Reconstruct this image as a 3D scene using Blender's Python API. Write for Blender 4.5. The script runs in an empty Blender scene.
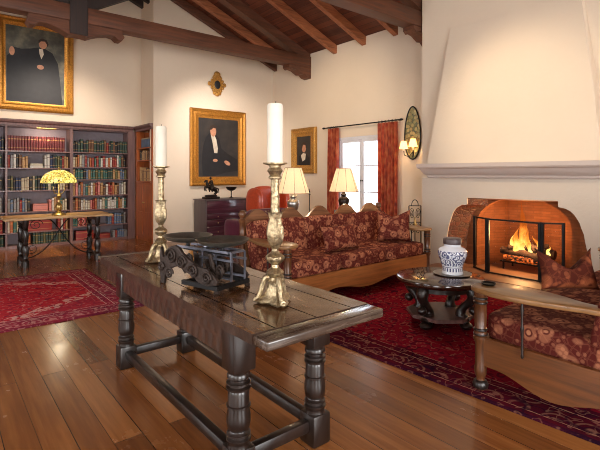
import bpy, bmesh, math, random
from mathutils import Vector, Matrix, Euler
random.seed(7)
SC = bpy.context.scene
COL = SC.collection
PI = math.pi
R = math.radians

# ------------------------------------------------------------------ materials
def S(r, g, b):
    f = lambda c: (c/255/12.92) if c/255 <= .04045 else ((c/255+.055)/1.055)**2.4
    return (f(r), f(g), f(b), 1.0)

class NT:
    """small node-tree writer"""
    def __init__(self, name):
        self.m = bpy.data.materials.new(name); self.m.use_nodes = True
        self.t = self.m.node_tree; self.t.nodes.clear()
        self.out = self.t.nodes.new('ShaderNodeOutputMaterial')
    def n(self, kind, **kw):
        nd = self.t.nodes.new(kind)
        for k, v in kw.items(): setattr(nd, k, v)
        return nd
    def put(self, sock, v):
        if isinstance(v, bpy.types.NodeSocket): self.t.links.new(v, sock)
        elif isinstance(v, (int, float)) and sock.type in ('RGBA',): sock.default_value = (v, v, v, 1)
        elif isinstance(v, (tuple, list)) and sock.type == 'VECTOR': sock.default_value = v[:3]
        elif isinstance(v, (tuple, list)) and sock.type == 'RGBA': sock.default_value = tuple(v) if len(v) == 4 else tuple(v)+(1,)
        else: sock.default_value = v
    def obj(self): return self.n('ShaderNodeTexCoord').outputs['Object']
    def xyz(self, v=None):
        s = self.n('ShaderNodeSeparateXYZ'); self.put(s.inputs[0], v or self.obj()); return s.outputs
    def comb(self, x, y, z):
        c = self.n('ShaderNodeCombineXYZ')
        for i, v in enumerate((x, y, z)): self.put(c.inputs[i], v)
        return c.outputs[0]
    def math(self, op, a, b=0.0, c=None):
        m = self.n('ShaderNodeMath', operation=op); self.put(m.inputs[0], a); self.put(m.inputs[1], b)
        if c is not None: self.put(m.inputs[2], c)
        return m.outputs[0]
    def vmul(self, v, s):
        m = self.n('ShaderNodeVectorMath', operation='MULTIPLY'); self.put(m.inputs[0], v); self.put(m.inputs[1], s); return m.outputs[0]
    def vadd(self, v, s):
        m = self.n('ShaderNodeVectorMath', operation='ADD'); self.put(m.inputs[0], v); self.put(m.inputs[1], s); return m.outputs[0]
    def noise(self, v=None, scale=5, detail=4, rough=.55, col=False):
        n = self.n('ShaderNodeTexNoise'); self.put(n.inputs['Vector'], v or self.obj())
        self.put(n.inputs['Scale'], scale); self.put(n.inputs['Detail'], detail); self.put(n.inputs['Roughness'], rough)
        return n.outputs['Color' if col else 'Fac']
    def voro(self, v=None, scale=8, feature='F1', out='Distance', rnd=1.0):
        n = self.n('ShaderNodeTexVoronoi', feature=feature); self.put(n.inputs['Vector'], v or self.obj())
        self.put(n.inputs['Scale'], scale)
        if 'Randomness' in n.inputs: self.put(n.inputs['Randomness'], rnd)
        return n.outputs[out]
    def ramp(self, fac, stops, interp='LINEAR'):
        r = self.n('ShaderNodeValToRGB'); r.color_ramp.interpolation = interp
        e = r.color_ramp.elements
        while len(e) > 1: e.remove(e[-1])
        e[0].position = stops[0][0]; e[0].color = stops[0][1]
        for p, c in stops[1:]:
            k = e.new(p); k.color = c
        self.put(r.inputs[0], fac); return r.outputs[0]
    def mix(self, fac, a, b, mode='MIX'):
        m = self.n('ShaderNodeMix', data_type='RGBA', blend_type=mode)
        self.put(m.inputs[0], fac); self.put(m.inputs[6], a); self.put(m.inputs[7], b); return m.outputs[2]
    def rng(self, v, a, b, c, d):
        m = self.n('ShaderNodeMapRange'); 
        for i, x in enumerate((v, a, b, c, d)): self.put(m.inputs[i], x)
        return m.outputs[0]
    def bump(self, h, strength=.3, dist=.01, normal=None):
        b = self.n('ShaderNodeBump'); self.put(b.inputs['Strength'], strength); self.put(b.inputs['Distance'], dist); self.put(b.inputs['Height'], h)
        if normal is not None: self.put(b.inputs['Normal'], normal)
        return b.outputs[0]
    def bsdf(self, color, rough=.5, metal=0.0, normal=None, spec=.5, coat=0.0, coat_rough=.1, emit=None, emit_s=0.0, sheen=0.0, trans=0.0):
        p = self.n('ShaderNodeBsdfPrincipled')
        self.put(p.inputs['Base Color'], color); self.put(p.inputs['Roughness'], rough); self.put(p.inputs['Metallic'], metal)
        self.put(p.inputs['Specular IOR Level'], spec); self.put(p.inputs['Coat Weight'], coat); self.put(p.inputs['Coat Roughness'], coat_rough)
        self.put(p.inputs['Sheen Weight'], sheen); self.put(p.inputs['Transmission Weight'], trans)
        if emit is not None: self.put(p.inputs['Emission Color'], emit); self.put(p.inputs['Emission Strength'], emit_s)
        if normal is not None: self.put(p.inputs['Normal'], normal)
        self.t.links.new(p.outputs[0], self.out.inputs[0]); self.p = p
        return self.m

BLACK = (0, 0, 0, 1); WHITE = (1, 1, 1, 1)
def g(v): return (v, v, v, 1)

def plain(name, col, rough=.5, metal=0.0, var=.18, scale=14, bump=.0, **kw):
    t = NT(name)
    n = t.noise(scale=scale, detail=5)
    dark = tuple(c*(1-var) for c in col[:3])+(1,); lite = tuple(min(1, c*(1+var)) for c in col[:3])+(1,)
    c = t.ramp(n, [(.3, dark), (.7, lite)])
    nm = t.bump(n, bump, .01) if bump else None
    return t.bsdf(c, rough, metal, nm, **kw)

def wood(name, c1, c2, axis=0, rough=.35, scale=3.0, bump=.12, coat=0.0, stretch=14):
    t = NT(name)
    sc = [scale*stretch]*3; sc[axis] = scale
    v = t.vmul(t.obj(), tuple(sc))
    a = t.noise(v, 1.0, 6, .6)
    b = t.noise(scale=scale*.6, detail=3)
    f = t.math('ADD', t.math('MULTIPLY', a, .7), t.math('MULTIPLY', b, .3))
    c = t.ramp(f, [(.34, c1), (.66, c2)])
    r = t.rng(a, .3, .7, rough*.85, rough*1.2)
    return t.bsdf(c, r, 0, t.bump(a, bump, .004), coat=coat)

M = {}
# plaster
def plaster(name, c):
    t = NT(name)
    n = t.noise(scale=1.1, detail=6, rough=.6); n2 = t.noise(scale=22, detail=4)
    col = t.ramp(n, [(.3, tuple(x*.95 for x in c[:3])+(1,)), (.7, c)])
    h = t.math('ADD', t.math('MULTIPLY', n, 1.0), t.math('MULTIPLY', n2, .12))
    return t.bsdf(col, .8, 0, t.bump(h, .35, .05), spec=.2)
M['plaster'] = plaster('cream_plaster', S(232, 214, 190))
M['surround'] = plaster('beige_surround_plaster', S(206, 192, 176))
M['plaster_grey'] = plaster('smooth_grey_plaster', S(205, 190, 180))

# plank floor
def planks(name, c1, c2, c3, width, length, axis, rough, gap=.0028, warp=0.0, bumps=.25, coat=0.0):
    t = NT(name)
    o = t.xyz()
    along, across = (o[1], o[0]) if axis == 1 else (o[0], o[1])
    if warp:
        across = t.math('ADD', across, t.math('MULTIPLY', t.math('SINE', t.math('MULTIPLY', across, 2*PI/(2*width))), warp))
    v = t.comb(along, across, 0.0)
    br = t.n('ShaderNodeTexBrick', offset=.37, offset_frequency=2, squash=1.0)
    t.put(br.inputs['Vector'], v); t.put(br.inputs['Scale'], 1.0); t.put(br.inputs['Brick Width'], length); t.put(br.inputs['Row Height'], width)
    t.put(br.inputs['Mortar Size'], gap); t.put(br.inputs['Mortar Smooth'], .3); t.put(br.inputs['Bias'], 0.0)
    t.put(br.inputs['Color1'], BLACK); t.put(br.inputs['Color2'], WHITE); t.put(br.inputs['Mortar'], g(.5))
    grain = t.noise(t.comb(t.math('MULTIPLY', along, 1.6), t.math('MULTIPLY', across, 26), t.math('MULTIPLY', br.outputs['Color'], 9.0)), 1.0, 6, .6)
    tone = t.math('ADD', t.math('MULTIPLY', br.outputs['Color'], .42), t.math('MULTIPLY', grain, .6))
    tone = t.math('ADD', tone, t.math('MULTIPLY', t.math('SUBTRACT', t.noise(scale=.9, detail=3), .5), .35))
    col = t.ramp(tone, [(.2, c1), (.5, c2), (.8, c3)])
    col = t.mix(br.outputs['Fac'], col, tuple(x*.12 for x in c1[:3])+(1,))
    wear = t.noise(scale=2.3, detail=6, rough=.65)
    rg = t.math('ADD', t.rng(wear, .3, .7, rough*.8, rough*1.3), t.math('MULTIPLY', grain, .06))
    h = t.math('SUBTRACT', t.math('MULTIPLY', t.noise(scale=7, detail=4), .5), br.outputs['Fac'])
    return t.bsdf(col, rg, 0, t.bump(h, bumps, .006), coat=coat, coat_rough=.22, spec=.38)
M['floor'] = planks('plank_floor', S(80, 42, 18), S(124, 72, 34), S(160, 102, 54), .152, 3.1, 1, .20, gap=.0018, warp=.016, coat=.08)
M['boards'] = planks('ceiling_boards', S(66, 32, 20), S(96, 50, 32), S(122, 66, 42), .125, 2.4, 1, .6)
M['rafter'] = wood('rafter_wood', S(116, 64, 38), S(186, 116, 74), 0, .55, 2.0)
M['truss'] = wood('truss_wood', S(70, 40, 25), S(116, 70, 46), 0, .6, 2.0, bump=.25)
M['truss_dark'] = wood('dark_hewn_wood', S(34, 26, 24), S(62, 46, 40), 2, .6, 2.0, bump=.25)

M['oak'] = wood('amber_oak', S(110, 64, 30), S(168, 104, 54), 0, .35, 2.2, coat=.2)
M['oak_side_shaded'] = wood('shaded_side_grain_oak', S(72, 40, 17), S(120, 70, 31), 1, .35, 2.2, coat=.15)  # shade on the sofa ends is put into this darker colour
M['oak_post'] = wood('turned_oak', S(60, 34, 18), S(112, 68, 38), 2, .35, 3, coat=.2)
M['crest_oak'] = wood('brown_crest_oak', S(94, 58, 36), S(146, 98, 64), 0, .38, 2.2, coat=.1)
M['oak_pale'] = wood('pale_worn_oak', S(108, 74, 42), S(156, 114, 70), 1, .32, 2.5, coat=.15)
M['ebony'] = wood('blackened_wood', S(18, 13, 11), S(44, 32, 27), 2, .34, 4, bump=.02, coat=.3, stretch=5)
M['mahogany_dark'] = wood('dark_polished_mahogany', S(40, 20, 13), S(70, 38, 25), 0, .14, 2, bump=.03, coat=.6)
M['library_top'] = wood('pale_tan_oak', S(150, 112, 72), S(204, 166, 118), 0, .4, 2)
M['case'] = wood('bookcase_walnut', S(84, 58, 56), S(126, 94, 88), 2, .42, 2, coat=.15)
M['case_back'] = plain('bookcase_back', S(128, 116, 122), .6, var=.08)
M['case_amber'] = wood('red_amber_mahogany', S(128, 60, 24), S(182, 98, 44), 2, .32, 2, coat=.3)
M['mahogany'] = wood('purple_mahogany', S(52, 24, 34), S(92, 52, 66), 0, .22, 2, coat=.6)
M['bureau_side'] = wood('grey_brown_bureau', S(70, 58, 60), S(98, 84, 84), 2, .4, 2)

def table_top_mat():
    t = NT('worn_table_top')
    o = t.xyz()
    gr = t.noise(t.comb(t.math('MULTIPLY', o[0], 40), t.math('MULTIPLY', o[1], 2.2), o[2]), 1.0, 7, .65)
    bl = t.noise(scale=4, detail=5, rough=.65)
    w = t.voro(t.vmul(t.obj(), (6, 2.2, 1)), 4)
    f = t.math('ADD', t.math('MULTIPLY', gr, .6), t.math('MULTIPLY', bl, .4))
    col = t.ramp(f, [(.34, S(38, 22, 12)), (.5, S(88, 56, 32)), (.68, S(146, 104, 62))])
    seam = t.math('ABSOLUTE', t.math('SUBTRACT', t.math('FRACT', t.math('ADD', t.math('MULTIPLY', o[0], 4.36), .5)), .5))
    ln = t.math('LESS_THAN', seam, .014)
    col = t.mix(ln, col, S(14, 9, 7))
    h = t.math('SUBTRACT', t.math('ADD', t.math('MULTIPLY', gr, .10), t.math('MULTIPLY', bl, .8)), t.math('MULTIPLY', ln, .7))
    return t.bsdf(col, t.rng(bl, .3, .7, .09, .22), 0, t.bump(h, .3, .010), spec=t.math('SUBTRACT', .5, t.math('MULTIPLY', ln, .5)), coat=t.math('SUBTRACT', .2, t.math('MULTIPLY', ln, .2)), coat_rough=.12)
M['table_top'] = table_top_mat()
M['end_grain'] = wood('worn_end_board', S(44, 34, 29), S(96, 80, 68), 0, .26, 4, bump=.1, coat=.45)
M['worn_edge'] = plain('worn_dark_edge', S(58, 38, 26), .4, var=.5, scale=16, bump=.5)

def carved():
    t = NT('carved_apron')
    o = t.xyz()
    row = t.math('GREATER_THAN', o[2], .655)
    a = t.math('SINE', t.math('ADD', t.math('MULTIPLY', o[1], 84), t.math('MULTIPLY', row, 1.6)))
    b = t.math('GREATER_THAN', t.math('ABSOLUTE', t.math('SUBTRACT', o[2], .655)), .008)
    h = t.math('MULTIPLY', a, b)
    n = t.noise(scale=18, detail=4)
    col = t.ramp(n, [(.3, S(36, 22, 16)), (.7, S(84, 54, 38))])
    col = t.mix(t.math('MULTIPLY', t.math('LESS_THAN', h, -.2), .32), col, S(18, 11, 9))
    return t.bsdf(col, .42, 0, t.bump(h, .3, .006), coat=.1)
M['carved'] = carved()

def floral(name, base, motif, hi, scale=8.0):
    t = NT(name)
    v = t.vadd(t.obj(), t.vmul(t.vadd(t.noise(scale=7, detail=2, col=True), (-.5, -.5, -.5)), (.03, .03, .03)))
    d = t.voro(v, scale, 'F1')
    ring = t.ramp(d, [(0, g(1)), (.12, g(1)), (.15, g(0)), (.20, g(.1)), (.24, g(1)), (.38, g(.85)), (.46, g(0)), (1, g(0))])
    leaf = t.voro(v, scale*2.6, 'DISTANCE_TO_EDGE')
    lf = t.ramp(leaf, [(0, g(.0)), (.05, g(.7)), (.09, g(.0)), (1, g(0))])
    pet = t.ramp(t.voro(v, scale*3.1, 'F1'), [(0, g(.9)), (.28, g(.7)), (.38, g(0)), (1, g(0))])
    m1 = t.math('MINIMUM', t.math('ADD', t.math('MULTIPLY', ring, .6), t.math('ADD', t.math('MULTIPLY', lf, .32), t.math('MULTIPLY', pet, .5))), 1.0)
    col = t.mix(m1, base, motif)
    col = t.mix(t.math('MULTIPLY', t.ramp(d, [(0, g(1)), (.1, g(.8)), (.14, g(0)), (1, g(0))]), .7), col, hi)
    wv = t.noise(scale=260, detail=1)
    return t.bsdf(col, .85, 0, t.bump(wv, .15, .002), spec=.12)
M['floral'] = floral('maroon_floral_tapestry', S(86, 32, 27), S(176, 114, 84), S(198, 140, 104), 9)
M['floral_dark'] = floral('russet_floral_brocade', S(74, 30, 20), S(150, 84, 52), S(120, 56, 30), 7)

def rug(name, hw, hl, field, band, deep, cream, medal=False):
    t = NT(name)
    o = t.xyz()
    ax = t.math('ABSOLUTE', o[0]); ay = t.math('ABSOLUTE', o[1])
    d = t.math('MINIMUM', t.math('SUBTRACT', hw, ax), t.math('SUBTRACT', hl, ay))
    jit = t.math('MULTIPLY', t.math('SUBTRACT', t.noise(scale=60, detail=2), .5), .012)
    d = t.math('ADD', d, jit)
    sc = 1.0/.5
    dd = t.math('MULTIPLY', d, sc)
    pal = [(0, deep), (.05, band), (.13, cream), (.145, deep), (.16, band), (.44, deep), (.455, cream), (.475, band), (.60, cream), (.615, field)]
    base = t.ramp(dd, pal, 'CONSTANT')
    # border rosettes and field motifs
    sq = t.voro(None, 5.2, 'F1', rnd=.35)
    ros = t.ramp(sq, [(0, g(.9)), (.16, g(.9)), (.2, g(0)), (.34, g(0)), (.37, g(.75)), (.42, g(.75)), (.46, g(0)), (1, g(0))])
    inb = t.math('MULTIPLY', t.math('GREATER_THAN', dd, .16), t.math('LESS_THAN', dd, .44))
    base = t.mix(t.math('MULTIPLY', t.math('MULTIPLY', ros, inb), .6), base, cream)
    infield = t.math('GREATER_THAN', dd, .62)
    sym = t.comb(ax, ay, 0.0)
    na = t.noise(sym, 6.0, 1.5, .5)
    tr_ = t.ramp(na, [(0, g(0)), (.40, g(0)), (.42, g(1)), (.45, g(1)), (.47, g(0)), (.56, g(0)), (.58, g(.8)), (.60, g(0)), (1, g(0))])
    base = t.mix(t.math('MULTIPLY', tr_, .75), base, deep)
    nb = t.noise(t.vadd(sym, (3.1, 5.2, 0)), 7.5, 1.5, .5)
    tb_ = t.ramp(nb, [(0, g(0)), (.385, g(0)), (.40, g(1)), (.42, g(0)), (.585, g(0)), (.60, g(1)), (.615, g(0)), (1, g(0))])
    base = t.mix(t.math('MULTIPLY', tb_, .55), base, cream)
    c2 = t.xyz(t.voro(sym, 13, 'F1', 'Color', rnd=.6))[0]; d2 = t.voro(sym, 13, 'F1', rnd=.6)
    dot = t.ramp(d2, [(0, g(1)), (.24, g(1)), (.32, g(0)), (1, g(0))])
    base = t.mix(t.math('MULTIPLY', t.math('MULTIPLY', dot, t.math('LESS_THAN', c2, .5)), .65), base, deep)
    base = t.mix(t.math('MULTIPLY', t.math('MULTIPLY', dot, t.math('GREATER_THAN', c2, .84)), .5), base, cream)
    base = t.mix(t.math('MULTIPLY', t.ramp(t.voro(None, 30, 'F1'), [(0, g(1)), (.16, g(.8)), (.24, g(0)), (1, g(0))]), .4), base, deep)
    if medal:
        q = t.math('ADD', t.math('DIVIDE', ax, hw), t.math('DIVIDE', ay, hl))
        qz = t.math('ADD', q, t.math('MULTIPLY', t.math('ABSOLUTE', t.math('SUBTRACT', t.math('FRACT', t.math('MULTIPLY', ax, 3.2)), .5)), .10))
        line = t.math('LESS_THAN', t.math('ABSOLUTE', t.math('SUBTRACT', qz, 1.10)), .05)
        line2 = t.math('LESS_THAN', t.math('ABSOLUTE', t.math('SUBTRACT', qz, 1.18)), .018)
        ll = t.math('MULTIPLY', t.math('MAXIMUM', line, line2), infield)
        spk = t.math('GREATER_THAN', t.noise(scale=16, detail=3), .47)
        corner = t.math('MULTIPLY', t.math('GREATER_THAN', qz, 1.18), infield)
        base = t.mix(t.math('MULTIPLY', corner, .45), base, band)
        base = t.mix(t.math('MULTIPLY', t.math('MULTIPLY', ll, spk), .75), base, cream)
    fade = t.noise(scale=2.2, detail=5)
    base = t.mix(t.rng(fade, .35, .7, 0.0, .3), base, tuple(min(1, c*1.3) for c in field[:3])+(1,))
    pile = t.noise(scale=180, detail=2)
    return t.bsdf(base, .95, 0, t.bump(pile, .5, .004), spec=.0)
M['rug_small'] = rug('red_medallion_rug', 1.825, 1.22, S(186, 50, 58), S(138, 54, 72), S(88, 34, 56), S(218, 180, 166), True)
M['rug_large'] = rug('crimson_border_rug', 1.4, 2.9, S(116, 22, 34), S(60, 16, 26), S(22, 15, 30), S(150, 104, 84), False)

def drape():
    t = NT('russet_damask_curtain')
    o = t.xyz()
    n = t.noise(t.comb(t.math('MULTIPLY', o[1], 9), o[0], t.math('MULTIPLY', o[2], 2.4)), 2.0, 5)
    m = t.voro(t.vmul(t.obj(), (1, 9, 5)), 2.0)
    f = t.math('ADD', t.math('MULTIPLY', n, .7), t.math('MULTIPLY', m, .35))
    col = t.ramp(f, [(.3, S(136, 42, 24)), (.5, S(198, 82, 46)), (.75, S(222, 138, 84))])
    m_ = t.bsdf(col, .7, 0, t.bump(n, .2, .004), sheen=.3)
    return m_
M['curtain'] = drape()
M['leather_red'] = plain('orange_red_leather', S(184, 66, 32), .35, var=.15, bump=.12, scale=20, coat=.2)
M['leather_purple'] = plain('plum_leather', S(92, 36, 58), .32, var=.15, bump=.1, scale=16, coat=.25)
M['brass'] = plain('aged_brass', S(168, 142, 88), .28, .9, var=.3, scale=30, bump=.15)
M['silver_gilt'] = plain('worn_silver_gilt', S(168, 150, 118), .3, .85, var=.5, scale=50, bump=.7)
M['gold'] = plain('gilded_frame', S(190, 130, 52), .36, .65, var=.35, scale=45, bump=.5)
M['gold_dark'] = plain('antique_gilt', S(184, 134, 62), .42, .5, var=.45, scale=60, bump=.8)
M['iron'] = plain('black_iron', S(30, 28, 28), .45, .6, var=.2, scale=40, bump=.15)
M['cast'] = plain('brown_cast_iron', S(52, 40, 34), .5, .45, var=.35, scale=40, bump=.5)
M['steel'] = plain('dull_steel', S(128, 130, 142), .32, .85, var=.2, scale=40)
M['pan'] = plain('dark_metal_pan', S(120, 116, 106), .34, .75, var=.3, scale=12, bump=.1)
M['bronze'] = plain('dark_bronze', S(44, 34, 28), .35, .7, var=.35, scale=40, bump=.3)
M['pewter'] = plain('pewter', S(150, 146, 140), .3, .9, var=.15)
M['wax'] = plain('ivory_wax', S(220, 212, 196), .45, var=.04, spec=.4)
M['white_paint'] = plain('white_window_paint', S(222, 222, 226), .45, var=.04)
M['paper'] = plain('page_paper', S(226, 214, 188), .8, var=.1)
M['wick'] = plain('charred_wick', S(30, 24, 20), .9)

def lit_shade(name, col, e, s):
    t = NT(name)
    n = t.noise(scale=50, detail=2)
    c = t.ramp(n, [(.3, tuple(x*.93 for x in col[:3])+(1,)), (.7, col)])
    return t.bsdf(c, .8, 0, None, emit=e, emit_s=s, spec=.1)
M['shade'] = lit_shade('lit_linen_shade', S(226, 206, 178), (1.0, .82, .60, 1), .16)
M['shade_small'] = lit_shade('lit_parchment_shade', S(240, 214, 160), (1.0, .72, .36, 1), .7)
M['bulb'] = lit_shade('warm_bulb', S(255, 240, 210), (1.0, .75, .42, 1), 9.0)
def tiff():
    t = NT('leaded_yellow_glass')
    e = t.voro(None, 26, 'DISTANCE_TO_EDGE')
    k = t.voro(None, 26, 'F1', 'Color')
    kk = t.math('MULTIPLY', t.xyz(k)[0], 1.0)
    col = t.ramp(kk, [(0, S(176, 170, 96)), (.3, S(222, 214, 140)), (.7, S(244, 236, 184)), (1, S(214, 184, 110))])
    lead = t.math('LESS_THAN', e, .045)
    c = t.mix(lead, col, S(50, 42, 26))
    return t.bsdf(c, .25, 0, None, emit=c, emit_s=.15)
M['tiffany'] = tiff()

def glass():
    t = NT('clear_pane')
    tr = t.n('ShaderNodeBsdfTransparent'); gl = t.n('ShaderNodeBsdfGlossy'); gl.inputs['Roughness'].default_value = .02
    mx = t.n('ShaderNodeMixShader'); mx.inputs[0].default_value = .07
    t.t.links.new(tr.outputs[0], mx.inputs[1]); t.t.links.new(gl.outputs[0], mx.inputs[2]); t.t.links.new(mx.outputs[0], t.out.inputs[0])
    return t.m
M['pane'] = glass()
def screen_mesh():
    t = NT('fine_wire_screen')
    o = t.xyz()
    tr = t.n('ShaderNodeBsdfTransparent'); df = t.n('ShaderNodeBsdfDiffuse'); df.inputs[0].default_value = g(.02)
    mx = t.n('ShaderNodeMixShader'); mx.inputs[0].default_value = .16
    t.t.links.new(tr.outputs[0], mx.inputs[1]); t.t.links.new(df.outputs[0], mx.inputs[2]); t.t.links.new(mx.outputs[0], t.out.inputs[0])
    return t.m
M['screen'] = screen_mesh()

def brick(name, c1, c2, mort, w, h, plane, rough_bump=.6, msize=.006):
    t = NT(name)
    o = t.xyz()
    a, b = {'yz': (o[1], o[2]), 'xz': (o[0], o[2])}[plane]
    if plane == 'yz': a = t.math('ADD', o[1], t.math('MULTIPLY', o[0], 1.0))
    br = t.n('ShaderNodeTexBrick'); t.put(br.inputs['Vector'], t.comb(a, b, 0.0)); t.put(br.inputs['Scale'], 1.0)
    t.put(br.inputs['Brick Width'], w); t.put(br.inputs['Row Height'], h); t.put(br.inputs['Mortar Size'], msize)
    t.put(br.inputs['Color1'], c1); t.put(br.inputs['Color2'], c2); t.put(br.inputs['Mortar'], mort)
    n = t.noise(scale=9, detail=6, rough=.65)
    col = t.mix(t.rng(n, .3, .7, 0.0, .55), br.outputs['Color'], tuple(x*.45 for x in c1[:3])+(1,))
    hgt = t.math('SUBTRACT', t.math('MULTIPLY', n, .8), br.outputs['Fac'])
    return t.bsdf(col, .85, 0, t.bump(hgt, rough_bump, .02), spec=.2)
M['brick'] = brick('thin_course_brick', S(150, 92, 56), S(128, 74, 44), S(120, 76, 48), .24, .040, 'yz', .4, .004)
M['brick_rough'] = brick('rough_red_brick', S(122, 62, 44), S(84, 44, 36), S(128, 92, 72), .2, .085, 'yz', 1.0, .012)
def rubble():
    t = NT('old_rubble_brick')
    v = t.vmul(t.obj(), (1.2, 1.2, 2.2)); e = t.voro(v, 9, 'DISTANCE_TO_EDGE'); c = t.xyz(t.voro(v, 9, 'F1', 'Color'))[0]
    n = t.noise(scale=22, detail=5)
    col = t.mix(t.rng(n, .3, .7, 0, .6), t.ramp(c, [(0, S(70, 34, 26)), (.5, S(116, 58, 38)), (1, S(92, 66, 54))]), S(48, 28, 22))
    col = t.mix(t.math('LESS_THAN', e, .035), col, S(66, 44, 34))
    return t.bsdf(col, .5, 0, t.bump(t.math('ADD', t.math('MINIMUM', e, .15), t.math('MULTIPLY', n, .1)), .9, .04))
M['rubble'] = rubble()
M['hearth'] = plain('terracotta_hearth', S(124, 88, 66), .5, var=.15, scale=9, bump=.1)
M['log'] = plain('charred_log', S(58, 36, 24), .9, var=.5, scale=16, bump=.8)
def ember():
    t = NT('glowing_embers')
    n = t.noise(scale=24, detail=5, rough=.7)
    c = t.ramp(n, [(.4, S(30, 16, 10)), (.6, S(60, 24, 12))])
    e = t.ramp(n, [(.45, BLACK), (.58, (1, .16, .02, 1)), (.75, (1, .5, .1, 1))])
    return t.bsdf(c, .9, 0, t.bump(n, .8, .02), emit=e, emit_s=.9)
M['ember'] = ember()
def flame():
    t = NT('fire_flame')
    o = t.xyz()
    n = t.noise(t.vmul(t.obj(), (9, 9, 4.5)), 1.0, 4)
    h = t.math('ADD', t.math('MULTIPLY', o[2], 1.15), t.math('MULTIPLY', t.math('SUBTRACT', n, .5), .75))
    col = t.ramp(h, [(.0, (1, .62, .18, 1)), (.25, (1, .60, .16, 1)), (.5, (1, .36, .05, 1)), (.75, (.9, .17, .01, 1))])
    st = t.ramp(h, [(.0, g(1.0)), (.3, g(.9)), (.55, g(.45)), (.8, g(.15))])
    em = t.n('ShaderNodeEmission'); t.put(em.inputs[0], col); t.put(em.inputs[1], t.math('MULTIPLY', st, 3.0))
    tr = t.n('ShaderNodeBsdfTransparent'); mx = t.n('ShaderNodeMixShader')
    t.put(mx.inputs[0], t.ramp(h, [(.0, g(.9)), (.3, g(.85)), (.6, g(.6)), (.95, g(.3))]))
    t.t.links.new(tr.outputs[0], mx.inputs[1]); t.t.links.new(em.outputs[0], mx.inputs[2]); t.t.links.new(mx.outputs[0], t.out.inputs[0])
    return t.m
M['flame'] = flame()

def porcelain():
    t = NT('blue_and_white_porcelain')
    o = t.xyz()
    v = t.vadd(t.obj(), t.vmul(t.vadd(t.noise(scale=16, detail=2, col=True), (-.5, -.5, -.5)), (.03, .03, .03)))
    a = t.voro(v, 19, 'F1')
    vine = t.ramp(a, [(0, g(1)), (.22, g(.95)), (.28, g(0)), (.36, g(0)), (.40, g(.95)), (.55, g(.9)), (.6, g(0)), (.7, g(0)), (.75, g(.9)), (1, g(.9))])
    zz = o[2]
    body = t.math('MULTIPLY', t.math('GREATER_THAN', zz, .085), t.math('LESS_THAN', zz, .225))
    low = t.math('MULTIPLY', t.math('GREATER_THAN', zz, .03), t.math('LESS_THAN', zz, .062))
    lines = t.math('LESS_THAN', t.math('ABSOLUTE', t.math('SUBTRACT', zz, .07)), .003)
    low_p = t.math('GREATER_THAN', t.math('SINE', t.math('MULTIPLY', t.math('ARCTAN2', o[1], o[0]), 22.0)), .1)
    m = t.math('MAXIMUM', t.math('MULTIPLY', vine, body), t.math('MAXIMUM', t.math('MULTIPLY', low_p, low), lines))
    col = t.mix(t.math('MULTIPLY', m, .92), S(228, 232, 240), S(30, 44, 106))
    return t.bsdf(col, .12, 0, None, coat=.6)
M['porcelain'] = porcelain()
def sconce_plate():
    t = NT('painted_floral_plate')
    a = t.voro(None, 20, 'F1'); c = t.voro(None, 20, 'F1', 'Color'); k = t.xyz(c)[0]
    fl = t.ramp(k, [(0, S(88, 100, 84)), (.35, S(140, 138, 96)), (.65, S(186, 170, 120)), (1, S(110, 92, 60))])
    col = t.mix(t.ramp(a, [(0, g(1)), (.5, g(.95)), (.75, g(.4)), (1, g(0))]), S(64, 68, 62), fl)
    return t.bsdf(col, .35, .2, t.bump(a, .4, .01))
M['sconce_plate'] = sconce_plate()
def canvas_mat(name, c1, c2, c3, zsplit=0):
    t = NT(name)
    o = t.xyz()
    n = t.noise(scale=3.2, detail=6, rough=.6)
    col = t.ramp(n, [(.3, c1), (.5, c2), (.72, c3)])
    return t.bsdf(col, .45, 0, t.bump(t.noise(scale=60), .1, .003), coat=.15, coat_rough=.3)
M['canvas_dark'] = canvas_mat('dark_oil_canvas', S(30, 28, 28), S(46, 42, 40), S(66, 58, 50))
M['canvas_storm'] = canvas_mat('stormy_oil_canvas', S(50, 50, 44), S(88, 86, 74), S(146, 138, 114))
M['paint_black'] = plain('black_oil_paint', S(26, 25, 27), .5, var=.3, scale=9)
M['paint_skin'] = plain('skin_oil_paint', S(198, 140, 106), .5, var=.18, scale=20)
M['paint_white'] = plain('white_oil_paint', S(210, 196, 172), .5, var=.15, scale=18)
M['paint_hair'] = plain('brown_oil_paint', S(58, 42, 32), .5, var=.25, scale=18)

BOOKCOL = {
 'oxblood': S(92, 26, 28), 'dark red': S(126, 30, 26), 'crimson': S(136, 36, 32), 'dark green': S(34, 56, 46), 'teal': S(48, 92, 84),
 'olive': S(86, 84, 50), 'black': S(30, 28, 30), 'navy blue': S(36, 44, 74), 'slate blue': S(86, 104, 128), 'cream': S(182, 170, 144),
 'tan': S(168, 130, 84), 'brown': S(92, 60, 40), 'orange': S(156, 84, 44), 'grey': S(126, 124, 122), 'white': S(194, 188, 176), 'pink': S(198, 124, 112), 'yellow': S(196, 164, 70)}
BM = {}
for k, c in BOOKCOL.items():
    t = NT(k.replace(' ', '_')+'_book_cloth')
    z = t.xyz()[2]
    band = t.math('MAXIMUM', t.math('LESS_THAN', t.math('ABSOLUTE', t.math('SUBTRACT', z, .78)), .035), t.math('LESS_THAN', t.math('ABSOLUTE', t.math('SUBTRACT', z, .2)), .02))
    n = t.noise(scale=9, detail=3)
    base = t.ramp(n, [(.3, tuple(x*.8 for x in c[:3])+(1,)), (.7, c)])
    gold = S(176, 140, 80) if sum(c[:3]) < .6 else S(90, 50, 40)
    BM[k] = t.bsdf(t.mix(t.math('MULTIPLY', band, .65), base, gold), .5)

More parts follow.
